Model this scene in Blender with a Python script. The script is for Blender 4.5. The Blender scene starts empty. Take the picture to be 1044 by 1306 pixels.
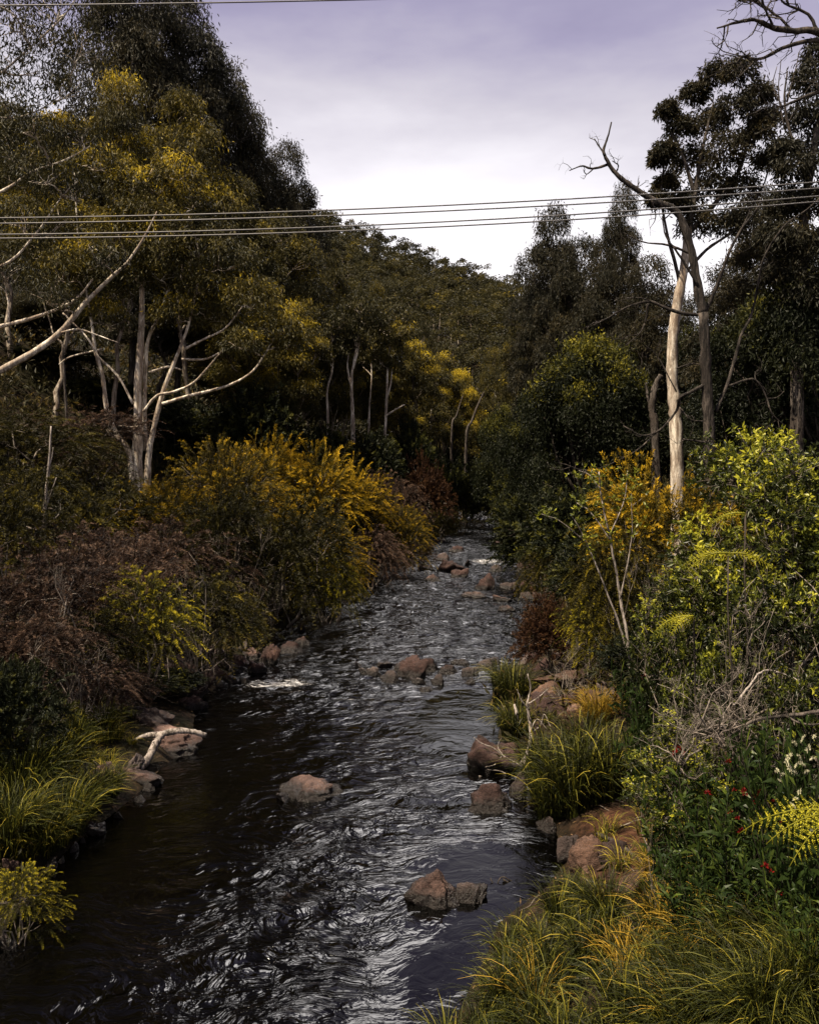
import bpy, bmesh, math, random
import numpy as np
rng = np.random.default_rng(11)
R = math.radians
scene = bpy.context.scene
COL = scene.collection

# ------------------------------------------------------------------ camera, sky, sun, exposure
F = 1044.0                      # focal length in photo pixels; horizon at row 610
CAMZ = 6.0
cam_d = bpy.data.cameras.new('camera'); cam = bpy.data.objects.new('camera', cam_d); COL.objects.link(cam)
cam.location = (0, 0, CAMZ); cam.rotation_euler = (R(90), 0, 0)
cam_d.sensor_fit = 'VERTICAL'; cam_d.sensor_height = 36.0; cam_d.sensor_width = 36.0
cam_d.lens = 36.0 * F / 1306.0
cam_d.shift_y = -43.0 / 1306.0
cam_d.clip_start = 0.1; cam_d.clip_end = 3000
scene.camera = cam

SUN_DIR = np.array([-0.38, -0.27, 0.885]); SUN_DIR /= np.linalg.norm(SUN_DIR)
sd = bpy.data.lights.new('sun', 'SUN'); sd.energy = 5.0; sd.angle = R(0.5); sd.color = (1.0, 0.86, 0.66)
so = bpy.data.objects.new('sun', sd); COL.objects.link(so)
from mathutils import Vector, Matrix, Euler
so.rotation_euler = Vector(SUN_DIR.tolist()).to_track_quat('Z', 'Y').to_euler()
so.location = (-40, -40, 90)

world = bpy.data.worlds.new('World'); scene.world = world; world.use_nodes = True
nt = world.node_tree; nt.nodes.clear()
def N(t, ty, **kw):
    n = t.nodes.new(ty)
    for k, v in kw.items(): setattr(n, k, v)
    return n
wo = N(nt, 'ShaderNodeOutputWorld'); bg = N(nt, 'ShaderNodeBackground'); bg.inputs['Strength'].default_value = 0.05
sky = N(nt, 'ShaderNodeTexSky', sky_type='NISHITA', sun_disc=False)
sky.sun_elevation = math.asin(SUN_DIR[2]); sky.sun_rotation = math.atan2(SUN_DIR[0], SUN_DIR[1])
tc = N(nt, 'ShaderNodeTexCoord'); sx = N(nt, 'ShaderNodeSeparateXYZ'); nt.links.new(tc.outputs['Generated'], sx.inputs[0])
mp = N(nt, 'ShaderNodeMapping'); mp.inputs['Scale'].default_value = (1.6, 1.6, 5.0); nt.links.new(tc.outputs['Generated'], mp.inputs['Vector'])
cn = N(nt, 'ShaderNodeTexNoise'); cn.inputs['Scale'].default_value = 1.7; cn.inputs['Detail'].default_value = 5; cn.inputs['Roughness'].default_value = .55
nt.links.new(mp.outputs[0], cn.inputs['Vector'])
m1 = N(nt, 'ShaderNodeMath', operation='MULTIPLY_ADD'); m1.inputs[1].default_value = 0.20; m1.inputs[2].default_value = -0.10
nt.links.new(cn.outputs['Fac'], m1.inputs[0])
m2 = N(nt, 'ShaderNodeMath', operation='ADD'); nt.links.new(sx.outputs['Z'], m2.inputs[0]); nt.links.new(m1.outputs[0], m2.inputs[1])
cr = N(nt, 'ShaderNodeValToRGB'); nt.links.new(m2.outputs[0], cr.inputs[0])
els = cr.color_ramp.elements
def ramp(cr, stops):
    e = cr.color_ramp.elements
    while len(e) > 1: e.remove(e[-1])
    e[0].position = stops[0][0]; e[0].color = (*stops[0][1], 1)
    for p, c in stops[1:]:
        x = e.new(p); x.color = (*c, 1)
ramp(cr, [(0.0, (1.3, 1.24, 1.25)), (.25, (1.22, 1.17, 1.2)), (.32, (1.02, .98, 1.03)), (.40, (.68, .64, .72)), (.47, (.41, .375, .53)), (.54, (.27, .24, .40)), (.65, (.13, .12, .19)), (1.0, (.05, .047, .06))])
# added bright sky patch, high above and out of view, for glints on ripples
dt = N(nt, 'ShaderNodeVectorMath', operation='DOT_PRODUCT'); nt.links.new(tc.outputs['Generated'], dt.inputs[0])
_g = Vector((.16, math.cos(R(47)), math.sin(R(47)))).normalized(); dt.inputs[1].default_value = _g
gp = N(nt, 'ShaderNodeMapRange', interpolation_type='SMOOTHSTEP'); nt.links.new(dt.outputs['Value'], gp.inputs[0])
gp.inputs[1].default_value = math.cos(R(14)); gp.inputs[2].default_value = math.cos(R(9)); gp.inputs[3].default_value = 0; gp.inputs[4].default_value = 1
gx = N(nt, 'ShaderNodeMixRGB'); nt.links.new(gp.outputs[0], gx.inputs[0]); nt.links.new(cr.outputs[0], gx.inputs[1]); gx.inputs[2].default_value = (13.0, 12.3, 12.0, 1)
vm = N(nt, 'ShaderNodeVectorMath', operation='SCALE'); vm.inputs['Scale'].default_value = 10.0
nt.links.new(gx.outputs[0], vm.inputs[0])
mx = N(nt, 'ShaderNodeMixRGB'); mx.inputs[0].default_value = 0.93
nt.links.new(sky.outputs[0], mx.inputs[1]); nt.links.new(vm.outputs[0], mx.inputs[2])
nt.links.new(mx.outputs[0], bg.inputs['Color']); nt.links.new(bg.outputs[0], wo.inputs[0])

scene.view_settings.view_transform = 'Standard'; scene.view_settings.look = 'None'
scene.view_settings.exposure = 1.1; scene.view_settings.gamma = 1.0; scene.view_settings.use_curve_mapping = False
scene.render.engine = 'CYCLES'
cy = scene.cycles
cy.max_bounces = 4; cy.diffuse_bounces = 2; cy.glossy_bounces = 2; cy.transmission_bounces = 2; cy.transparent_max_bounces = 2
cy.use_denoising = True; cy.sample_clamp_direct = 5.0; cy.sample_clamp_indirect = 4.0

# ------------------------------------------------------------------ helpers
def at(px, py, Y):
    return np.array([(px - 522) * Y / F, Y, CAMZ - (py - 610) * Y / F])

YE = [-30, 6, 9, 10.35, 12.5, 15.7, 19, 22, 24, 28.5, 34.8, 44.7, 57, 78, 104, 139, 175]
XL = [-5.4, -5.4, -5.3, -5.2, -5.4, -5.0, -4.9, -5.5, -5.3, -5.2, -4.6, -3.1, -.9, 2.6, 5.0, 6.2, 9]
YR = [-30, 6, 9, 11, 12, 13, 14.4, 17.9, 19, 25, 28.5, 34.8, 41.8, 57, 78, 104, 139, 175]
XR = [-.6, -.3, .33, 1.0, 1.9, 2.4, 2.3, 2.0, 1.9, 2.7, 4.3, 5.6, 6.7, 9.6, 10.9, 12.9, 16, 22]
def xl(y): return np.interp(y, YE, XL)
def xr(y): return np.interp(y, YR, XR)
_K = rng.normal(size=(24, 2)); _K /= np.linalg.norm(_K, axis=1)[:, None]; _P = rng.uniform(0, 6.28, 24)
def n2(x, y, s):
    o = 0
    for i in range(6):
        f = s * (1 + .35 * i)
        o = o + np.sin((x * _K[i, 0] + y * _K[i, 1]) * f + _P[i] + 1.3 * np.sin((x * _K[i + 6, 0] + y * _K[i + 6, 1]) * f * .6 + _P[i + 6])) / (1 + .3 * i)
    return o / 3.2
def ground(x, y):
    x = np.asarray(x, float); y = np.asarray(y, float)
    dl = xl(y) - x; dr = x - xr(y)
    hl = np.interp(dl, [-3, 0, .5, 2, 5, 10, 16, 22, 30, 60, 120, 220], [-1.2, -.12, .2, .55, 1.7, 3.6, 6.6, 11, 18, 44, 82, 110])
    hr = np.interp(dr, [-3, 0, .4, 2, 4, 7, 12, 20, 40, 80, 160], [-1.2, -.12, .2, .8, 1.8, 3.0, 4.2, 6.5, 16, 38, 75])
    h = np.where(dl > -(xr(y) - xl(y)) / 2, hl, hr)
    d = np.maximum(dl, dr)
    h = h + n2(x, y, 1.1) * .16 * np.clip(d + .35, 0, 1.2) + n2(x + 9, y, .12) * 1.5 * np.clip((d - 8) / 20, 0, 1)
    far = np.clip(97 - .36 * x, 50, 150) * np.clip((y - 150) / 200, 0, 1) ** 1.05 + n2(x, y, .035) * 5 * np.clip((y - 160) / 80, 0, 1)
    far = far - np.clip(y - 352, 0, None) * .55
    return np.where(y > 150, np.maximum(h, far), h)
def gz(x, y): return float(ground(x, y))
def hit(px, py, water=True):
    Y = 5.0
    while Y < 300:
        p = at(px, py, Y); g = gz(p[0], Y)
        if water: g = max(g, 0.0)
        if p[2] <= g: return np.array([p[0], Y, g])
        Y *= 1.006
    return at(px, py, 300)

class Geo:
    def __init__(s): s.v = []; s.q = []; s.t = []; s.tint = []; s.n = 0; s.qm = []; s.tm = []
    def add(s, v, q=None, t=None, tint=0.0, m=0):
        v = np.asarray(v, float).reshape(-1, 3); s.v.append(v)
        s.tint.append(np.broadcast_to(np.asarray(tint, float), (len(v),)))
        if q is not None and len(q): q = np.asarray(q).reshape(-1, 4); s.q.append(q + s.n); s.qm.append(np.full(len(q), m))
        if t is not None and len(t): t = np.asarray(t).reshape(-1, 3); s.t.append(t + s.n); s.tm.append(np.full(len(t), m))
        s.n += len(v)
    def mesh(s, name, mats, smooth=False, attrs=None):
        me = bpy.data.meshes.new(name)
        V = np.concatenate(s.v) if s.v else np.zeros((0, 3))
        Q = np.concatenate(s.q) if s.q else np.zeros((0, 4), int); T = np.concatenate(s.t) if s.t else np.zeros((0, 3), int)
        me.vertices.add(len(V)); me.vertices.foreach_set('co', V.astype(np.float32).ravel())
        lo = np.concatenate([Q.ravel(), T.ravel()]).astype(np.int32)
        me.loops.add(len(lo)); me.loops.foreach_set('vertex_index', lo)
        st = np.concatenate([np.arange(len(Q)) * 4, len(Q) * 4 + np.arange(len(T)) * 3]).astype(np.int32)
        me.polygons.add(len(st)); me.polygons.foreach_set('loop_start', st)
        mi = np.concatenate((s.qm + s.tm) or [np.zeros(0)]).astype(np.int32); me.polygons.foreach_set('material_index', mi)
        me.polygons.foreach_set('use_smooth', np.full(len(st), smooth))
        a = me.attributes.new('tint', 'FLOAT', 'POINT'); a.data.foreach_set('value', np.concatenate(s.tint).astype(np.float32))
        if attrs:
            for k, val in attrs.items():
                a = me.attributes.new(k, 'FLOAT', 'POINT'); a.data.foreach_set('value', np.asarray(val, np.float32))
        me.update(calc_edges=True)
        for m in (mats if isinstance(mats, (list, tuple)) else [mats]): me.materials.append(m)
        return me

def tag(o, label=None, cat=None, group=None, kind=None):
    if label: o['label'] = label
    if cat: o['category'] = cat
    if group: o['group'] = group
    if kind: o['kind'] = kind
    elif label: o['kind'] = 'thing'
    return o
def obj(name, me, parent=None, loc=None):
    o = bpy.data.objects.new(name, me); COL.objects.link(o)
    if parent is not None: o.parent = parent
    if loc is not None: o.location = loc
    return o
COUNT = {}
def place(name, parts, loc, label, cat, group=None, rz=0.0, scale=(1, 1, 1), tilt=(0, 0)):
    """a thing: Empty at the base that parents its parts (shared mesh data)"""
    r = bpy.data.objects.new(name, None); COL.objects.link(r); r.empty_display_size = .3
    r.location = loc; r.rotation_euler = (tilt[0], tilt[1], rz); r.scale = scale
    tag(r, label, cat, group)
    for pn, me in parts: obj(pn, me, r)
    return r

def unit(v): return v / (np.linalg.norm(v, axis=-1, keepdims=True) + 1e-9)
def rdir(n, zmin=-1.0):
    z = rng.uniform(zmin, 1, n); a = rng.uniform(0, 2 * math.pi, n); s = np.sqrt(1 - z * z)
    return np.stack([s * np.cos(a), s * np.sin(a), z], 1)
def catmull(P, sub=6):
    P = np.asarray(P, float)
    if len(P) < 3 or sub < 2:
        t = np.linspace(0, len(P) - 1, (len(P) - 1) * sub + 1)
        return np.stack([np.interp(t, np.arange(len(P)), P[:, k]) for k in range(P.shape[1])], 1)
    E = np.vstack([2 * P[0] - P[1], P, 2 * P[-1] - P[-2]]); out = []
    for i in range(1, len(E) - 2):
        for j in range(sub):
            t = j / sub
            out.append(.5 * (2 * E[i] + (E[i + 1] - E[i - 1]) * t + (2 * E[i - 1] - 5 * E[i] + 4 * E[i + 1] - E[i + 2]) * t * t + (3 * E[i] - E[i - 1] - 3 * E[i + 1] + E[i + 2]) * t ** 3))
    out.append(P[-1]); return np.array(out)
def tube(g, P, r, ns=6, tint=0.0, rough=0.0, m=0):
    P = np.asarray(P, float); r = np.broadcast_to(np.asarray(r, float), (len(P),)).copy()
    T = unit(np.gradient(P, axis=0))
    ref = np.array([0.31, 0.22, 1.0]) if abs(T[:, 2]).mean() < .8 else np.array([1.0, .13, 0.07])
    U = unit(np.cross(T, ref)); W = np.cross(T, U)
    a = np.linspace(0, 2 * math.pi, ns, endpoint=False)
    rr = r[:, None] * (1 + rough * rng.normal(size=(len(P), ns)))
    V = P[:, None] + rr[..., None] * (np.cos(a)[None, :, None] * U[:, None] + np.sin(a)[None, :, None] * W[:, None])
    i = np.arange(len(P) - 1)[:, None] * ns; j = np.arange(ns)[None]; k = (j + 1) % ns
    q = np.stack([i + j, i + k, i + ns + k, i + ns + j], -1).reshape(-1, 4)
    V = V.reshape(-1, 3)
    n = len(V); V = np.vstack([V, P[:1], P[-1:]])
    t = [(int(b), int(a_), n) for a_, b in zip(range(ns), [(x + 1) % ns for x in range(ns)])]
    o = (len(P) - 1) * ns
    t += [(o + a_, o + (a_ + 1) % ns, n + 1) for a_ in range(ns)]
    g.add(V, q, t, tint, m)
def leaves(g, B, D, L, W, tint, fold=.18, droop=0.0, m=0):
    n = len(B); D = unit(D); S = unit(np.cross(D, rng.normal(size=(n, 3)))); Nn = np.cross(D, S)
    L = np.broadcast_to(L, (n,))[:, None]; W = np.broadcast_to(W, (n,))[:, None]
    mid = B + D * L * .42
    tip = B + D * L - np.array([0, 0, 1.0]) * L * droop
    f = Nn * W * fold
    V = np.stack([B, mid + S * W * .5 + f, tip, mid - S * W * .5 + f], 1).reshape(-1, 3)
    q = np.arange(n * 4).reshape(n, 4)
    g.add(V, q, None, np.repeat(np.broadcast_to(tint, (n,)), 4), m)
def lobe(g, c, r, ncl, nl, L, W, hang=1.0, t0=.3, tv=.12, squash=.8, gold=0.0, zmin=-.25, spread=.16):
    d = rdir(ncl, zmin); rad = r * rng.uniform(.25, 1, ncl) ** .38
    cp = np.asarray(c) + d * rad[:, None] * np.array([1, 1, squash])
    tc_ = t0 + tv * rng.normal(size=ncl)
    if gold: tc_ = tc_ + gold * np.clip(d[:, 2] * 1.2, 0, 1) * (rad > .62 * r) * rng.uniform(.3, 1, ncl)  # upper outer clusters yellowed: new growth, plus sunlit crown tops put into the tint
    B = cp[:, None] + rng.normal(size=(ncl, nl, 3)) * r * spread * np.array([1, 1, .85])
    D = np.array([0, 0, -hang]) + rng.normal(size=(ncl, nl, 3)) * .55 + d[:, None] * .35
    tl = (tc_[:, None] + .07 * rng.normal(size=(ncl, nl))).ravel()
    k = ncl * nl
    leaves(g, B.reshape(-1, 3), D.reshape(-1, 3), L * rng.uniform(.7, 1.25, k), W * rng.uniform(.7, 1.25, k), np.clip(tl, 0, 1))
    return cp
def wander(a, b, n=7, amp=.08, sag=0.0):
    t = np.linspace(0, 1, n)[:, None]; L = np.linalg.norm(b - a)
    P = a + (b - a) * t + np.cumsum(rng.normal(size=(n, 3)), 0) * amp * L / n * np.sin(t * math.pi)
    P[:, 2] += sag * L * np.sin(t[:, 0] * math.pi)
    return P
def twiggy(g, P, r0, r1, depth=2, n=6, spread=.9, ratio=.45, tint=.5, ns=5, up=.1):
    """a bare limb with side twigs"""
    P = np.asarray(P, float); tube(g, P, np.linspace(r0, r1, len(P)), ns, tint, .05)
    if depth <= 0: return
    L = np.linalg.norm(np.diff(P, axis=0), axis=1).sum()
    for k in range(n):
        f = rng.uniform(.2, .98); i = min(int(f * (len(P) - 1)), len(P) - 2)
        T = unit(P[i + 1] - P[i]); d = unit(T * .7 + rng.normal(size=3) * spread * .7 + np.array([0, 0, up]))
        l = L * ratio * (1.1 - .6 * f) * rng.uniform(.5, 1.2); rr = max((r0 + (r1 - r0) * f) * .55, .002)
        Q = wander(P[i], P[i] + d * l, 6, .5)
        twiggy(g, Q, rr, rr * .35, depth - 1, max(2, n - 2), spread, ratio, tint, max(3, ns - 1), up)

# ------------------------------------------------------------------ materials
def mat(name):
    m = bpy.data.materials.new(name); m.use_nodes = True; t = m.node_tree; t.nodes.clear()
    out = N(t, 'ShaderNodeOutputMaterial'); return m, t, out
def noise(t, scale, detail=4, rough=.55, vec=None, dist=0.0):
    n = N(t, 'ShaderNodeTexNoise'); n.inputs['Scale'].default_value = scale; n.inputs['Detail'].default_value = detail
    n.inputs['Roughness'].default_value = rough; n.inputs['Distortion'].default_value = dist
    if vec is not None: t.links.new(vec, n.inputs['Vector'])
    return n
def math_(t, op, a, b=None, c=None, clamp=False):
    n = N(t, 'ShaderNodeMath', operation=op); n.use_clamp = clamp
    for i, x in enumerate((a, b, c)):
        if x is None: continue
        if isinstance(x, (int, float)): n.inputs[i].default_value = x
        else: t.links.new(x, n.inputs[i])
    return n.outputs[0]
def mixc(t, f, a, b):
    n = N(t, 'ShaderNodeMixRGB')
    for i, x in enumerate((f, a, b)):
        if isinstance(x, (int, float)): n.inputs[i].default_value = x
        elif isinstance(x, tuple): n.inputs[i].default_value = (*x, 1)
        else: t.links.new(x, n.inputs[i])
    return n.outputs[0]
def leaf_mat(name, stops, trans=.24, rough=.5, spec=.12, orand=.16):
    m, t, out = mat(name)
    at_ = N(t, 'ShaderNodeAttribute', attribute_name='tint'); oi = N(t, 'ShaderNodeObjectInfo')
    f = math_(t, 'MULTIPLY_ADD', oi.outputs['Random'], orand, -orand / 2)
    f = math_(t, 'ADD', f, at_.outputs['Fac'], clamp=True)
    c = N(t, 'ShaderNodeValToRGB'); t.links.new(f, c.inputs[0]); ramp(c, stops)
    p = N(t, 'ShaderNodeBsdfPrincipled'); p.inputs['Roughness'].default_value = rough; p.inputs['Specular IOR Level'].default_value = spec
    t.links.new(c.outputs[0], p.inputs['Base Color'])
    tr = N(t, 'ShaderNodeBsdfTranslucent'); t.links.new(c.outputs[0], tr.inputs['Color'])
    ms = N(t, 'ShaderNodeMixShader'); ms.inputs[0].default_value = trans
    t.links.new(p.outputs[0], ms.inputs[1]); t.links.new(tr.outputs[0], ms.inputs[2]); t.links.new(ms.outputs[0], out.inputs[0])
    return m
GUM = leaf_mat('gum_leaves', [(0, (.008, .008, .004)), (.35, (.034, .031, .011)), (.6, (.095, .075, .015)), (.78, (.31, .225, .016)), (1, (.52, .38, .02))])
GUMDARK = leaf_mat('dark_gum_leaves', [(0, (.008, .008, .006)), (.4, (.022, .021, .013)), (.75, (.05, .038, .015)), (1, (.10, .07, .015))])
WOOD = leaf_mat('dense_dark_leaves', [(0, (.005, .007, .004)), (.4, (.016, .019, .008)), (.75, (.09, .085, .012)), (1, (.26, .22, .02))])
RUST = leaf_mat('rusty_leaves', [(0, (.008, .005, .004)), (.4, (.034, .020, .014)), (.7, (.11, .068, .046)), (1, (.24, .155, .11))])
OLIVE = leaf_mat('olive_leaves', [(0, (.005, .005, .002)), (.4, (.026, .023, .005)), (.7, (.12, .095, .010)), (1, (.30, .22, .010))])
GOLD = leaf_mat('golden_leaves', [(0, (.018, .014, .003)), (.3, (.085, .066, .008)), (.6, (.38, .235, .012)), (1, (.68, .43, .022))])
LIME = leaf_mat('lime_leaves', [(0, (.014, .014, .004)), (.4, (.07, .066, .009)), (.7, (.26, .215, .014)), (1, (.46, .37, .02))])
REDB = leaf_mat('red_brown_leaves', [(0, (.012, .006, .005)), (.5, (.034, .016, .009)), (1, (.085, .042, .018))])
BROAD = leaf_mat('broad_leaves', [(0, (.006, .009, .003)), (.4, (.026, .033, .007)), (.7, (.12, .135, .016)), (1, (.40, .38, .03))], rough=.4, spec=.25)
FERN = leaf_mat('fern_fronds', [(0, (.08, .08, .008)), (.5, (.28, .26, .016)), (1, (.5, .43, .03))])
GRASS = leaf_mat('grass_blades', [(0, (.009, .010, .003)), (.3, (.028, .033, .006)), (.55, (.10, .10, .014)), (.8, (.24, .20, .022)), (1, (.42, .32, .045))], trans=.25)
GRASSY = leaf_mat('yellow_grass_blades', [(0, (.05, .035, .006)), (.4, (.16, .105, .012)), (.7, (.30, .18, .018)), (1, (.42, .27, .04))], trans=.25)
HERB = leaf_mat('herb_leaves', [(0, (.007, .013, .005)), (.5, (.024, .040, .010)), (1, (.11, .14, .018))], rough=.4)
REDF = leaf_mat('red_petals', [(0, (.09, .006, .006)), (1, (.22, .012, .010))])
WHITEF = leaf_mat('cream_petals', [(0, (.38, .36, .22)), (1, (.6, .57, .42))])
UNDER = leaf_mat('undergrowth_leaves', [(0, (.008, .008, .004)), (.5, (.028, .026, .010)), (.8, (.07, .05, .015)), (1, (.13, .09, .02))])

def bark_mat(name, base, dark, streak, sc=(7, 7, 1.2), bump=.5, thr=.5, fiss=.25):
    m, t, out = mat(name)
    tcn = N(t, 'ShaderNodeTexCoord'); mp_ = N(t, 'ShaderNodeMapping'); mp_.inputs['Scale'].default_value = sc
    t.links.new(tcn.outputs['Object'], mp_.inputs[0])
    a = noise(t, 1.0, 6, .65, mp_.outputs[0], .6); b = noise(t, .55, 3, .5, tcn.outputs['Object'])
    c = N(t, 'ShaderNodeValToRGB'); t.links.new(a.outputs['Fac'], c.inputs[0]); ramp(c, [(.40, dark), (thr - .03, tuple((x + y) / 2 for x, y in zip(dark, base))), (thr, base), (.75, tuple(min(1, x * 1.15) for x in base))])
    c2 = N(t, 'ShaderNodeValToRGB'); t.links.new(b.outputs['Fac'], c2.inputs[0]); ramp(c2, [(.48, (0, 0, 0)), (.62, (1, 1, 1))])
    f = math_(t, 'MULTIPLY', c2.outputs[0], .6)
    col = mixc(t, f, c.outputs[0], streak)
    mpf = N(t, 'ShaderNodeMapping'); mpf.inputs['Scale'].default_value = (22, 22, 2.6); t.links.new(tcn.outputs['Object'], mpf.inputs[0])
    fis = noise(t, 1.0, 5, .7, mpf.outputs[0], 1.2)
    fr = N(t, 'ShaderNodeValToRGB'); t.links.new(fis.outputs['Fac'], fr.inputs[0]); ramp(fr, [(.38, (fiss,) * 3), (.50, (1, 1, 1)), (.66, (1.25, 1.22, 1.18))])
    mu = N(t, 'ShaderNodeMixRGB', blend_type='MULTIPLY'); mu.inputs[0].default_value = 1.0; t.links.new(col, mu.inputs[1]); t.links.new(fr.outputs[0], mu.inputs[2]); col = mu.outputs[0]
    p = N(t, 'ShaderNodeBsdfPrincipled'); p.inputs['Roughness'].default_value = .8; p.inputs['Specular IOR Level'].default_value = .2
    t.links.new(col, p.inputs['Base Color'])
    bp = N(t, 'ShaderNodeBump'); bp.inputs['Strength'].default_value = bump; bp.inputs['Distance'].default_value = .04
    t.links.new(math_(t, 'ADD', a.outputs['Fac'], fis.outputs['Fac']), bp.inputs['Height']); t.links.new(bp.outputs[0], p.inputs['Normal'])
    t.links.new(p.outputs[0], out.inputs[0]); return m
WBARK = bark_mat('pale_gum_bark', (.37, .32, .26), (.12, .085, .06), (.15, .11, .08), (4, 4, .9), thr=.56, fiss=.45)
PALEBARK = bark_mat('white_gum_bark', (.70, .63, .53), (.22, .165, .12), (.22, .16, .12), (4, 4, .9), thr=.56, fiss=.5)
GBARK = bark_mat('grey_bark', (.11, .092, .08), (.022, .018, .015), (.06, .045, .036), (7, 7, 1.2), .9, .56, .15)
DBARK = bark_mat('dark_bark', (.065, .052, .042), (.02, .016, .013), (.04, .03, .024), (9, 9, 1.0), .9)
DEADW = bark_mat('weathered_wood', (.30, .26, .235), (.09, .075, .062), (.16, .13, .11), (14, 14, 3), .6)
TWIG = bark_mat('grey_twigs', (.20, .17, .145), (.08, .065, .055), (.13, .10, .085), (9, 9, 3), .3)

def rock_mat(name, a, b, c, wet=.21):
    m, t, out = mat(name)
    tcn = N(t, 'ShaderNodeTexCoord'); geo = N(t, 'ShaderNodeNewGeometry'); V = geo.outputs['Position']
    n1 = noise(t, 1.6, 6, .6, V); n2_ = noise(t, 14, 4, .7, V); n3 = noise(t, 60, 2, .6, V)
    r1 = N(t, 'ShaderNodeValToRGB'); t.links.new(n1.outputs['Fac'], r1.inputs[0]); ramp(r1, [(.32, a), (.52, b), (.72, c)])
    sp = N(t, 'ShaderNodeValToRGB'); t.links.new(n3.outputs['Fac'], sp.inputs[0]); ramp(sp, [(.38, (.45, .45, .45)), (.55, (1, 1, 1)), (.72, (1.35, 1.3, 1.25))])
    mu = N(t, 'ShaderNodeMixRGB', blend_type='MULTIPLY'); mu.inputs[0].default_value = .85
    t.links.new(r1.outputs[0], mu.inputs[1]); t.links.new(sp.outputs[0], mu.inputs[2])
    lich = N(t, 'ShaderNodeValToRGB'); t.links.new(n2_.outputs['Fac'], lich.inputs[0]); ramp(lich, [(.56, (0, 0, 0)), (.66, (1, 1, 1))])
    col = mixc(t, math_(t, 'MULTIPLY', lich.outputs[0], .55), mu.outputs[0], tuple(x * .35 for x in a))
    sz = N(t, 'ShaderNodeSeparateXYZ'); t.links.new(V, sz.inputs[0])
    w = math_(t, 'MULTIPLY_ADD', n2_.outputs['Fac'], .22, sz.outputs['Z'])
    wr = N(t, 'ShaderNodeMapRange'); t.links.new(w, wr.inputs[0]); wr.inputs[1].default_value = wet + .02; wr.inputs[2].default_value = wet + .14; wr.inputs[3].default_value = 1; wr.inputs[4].default_value = 0
    col2 = mixc(t, wr.outputs[0], col, (.014, .011, .010))
    p = N(t, 'ShaderNodeBsdfPrincipled'); t.links.new(col2, p.inputs['Base Color'])
    t.links.new(math_(t, 'MULTIPLY_ADD', wr.outputs[0], -.5, .8), p.inputs['Roughness']); p.inputs['Specular IOR Level'].default_value = .3
    bp = N(t, 'ShaderNodeBump'); bp.inputs['Strength'].default_value = .9; bp.inputs['Distance'].default_value = .06
    hh = math_(t, 'ADD', n2_.outputs['Fac'], math_(t, 'MULTIPLY', n3.outputs['Fac'], .4)); t.links.new(hh, bp.inputs['Height']); t.links.new(bp.outputs[0], p.inputs['Normal'])
    t.links.new(p.outputs[0], out.inputs[0]); return m
ROCKP = rock_mat('pink_granite', (.025, .014, .012), (.080, .046, .038), (.25, .155, .125))
ROCKG = rock_mat('grey_granite', (.035, .028, .026), (.10, .075, .068), (.20, .155, .14))
ROCKO = rock_mat('orange_granite', (.03, .017, .012), (.085, .046, .031), (.19, .11, .077))
ROCKD = rock_mat('wet_dark_rock', (.025, .019, .018), (.06, .042, .038), (.11, .075, .066))
ROCKR = rock_mat('red_brown_rock', (.014, .008, .0065), (.038, .019, .016), (.085, .045, .037))

def ground_mat():
    m, t, out = mat('bank_soil')
    geo = N(t, 'ShaderNodeNewGeometry'); V = geo.outputs['Position']
    n1 = noise(t, .35, 5, .6, V); n2_ = noise(t, 5, 6, .7, V); n3 = noise(t, 40, 3, .7, V)
    c1 = N(t, 'ShaderNodeValToRGB'); t.links.new(n2_.outputs['Fac'], c1.inputs[0]); ramp(c1, [(.3, (.007, .005, .004)), (.55, (.022, .016, .010)), (.75, (.05, .034, .02))])
    c2 = N(t, 'ShaderNodeValToRGB'); t.links.new(n2_.outputs['Fac'], c2.inputs[0]); ramp(c2, [(.3, (.007, .008, .003)), (.6, (.018, .016, .006)), (.8, (.04, .03, .012))])
    mk = N(t, 'ShaderNodeValToRGB'); t.links.new(n1.outputs['Fac'], mk.inputs[0]); ramp(mk, [(.42, (0, 0, 0)), (.58, (1, 1, 1))])
    col = mixc(t, mk.outputs[0], c1.outputs[0], c2.outputs[0])
    red = N(t, 'ShaderNodeAttribute', attribute_name='red')
    rc = N(t, 'ShaderNodeValToRGB'); t.links.new(n2_.outputs['Fac'], rc.inputs[0]); ramp(rc, [(.3, (.018, .009, .006)), (.5, (.065, .028, .017)), (.68, (.15, .072, .04))])
    rf = math_(t, 'MULTIPLY_ADD', n2_.outputs['Fac'], .8, -.4); rf = math_(t, 'ADD', rf, red.outputs['Fac'], clamp=True)
    col = mixc(t, rf, col, rc.outputs[0])
    p = N(t, 'ShaderNodeBsdfPrincipled'); t.links.new(col, p.inputs['Base Color']); p.inputs['Roughness'].default_value = .95; p.inputs['Specular IOR Level'].default_value = .1
    bp = N(t, 'ShaderNodeBump'); bp.inputs['Strength'].default_value = 1; bp.inputs['Distance'].default_value = .08
    t.links.new(math_(t, 'ADD', n2_.outputs['Fac'], math_(t, 'MULTIPLY', n3.outputs['Fac'], .3)), bp.inputs['Height']); t.links.new(bp.outputs[0], p.inputs['Normal'])
    t.links.new(p.outputs[0], out.inputs[0]); return m
SOIL = ground_mat()

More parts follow.
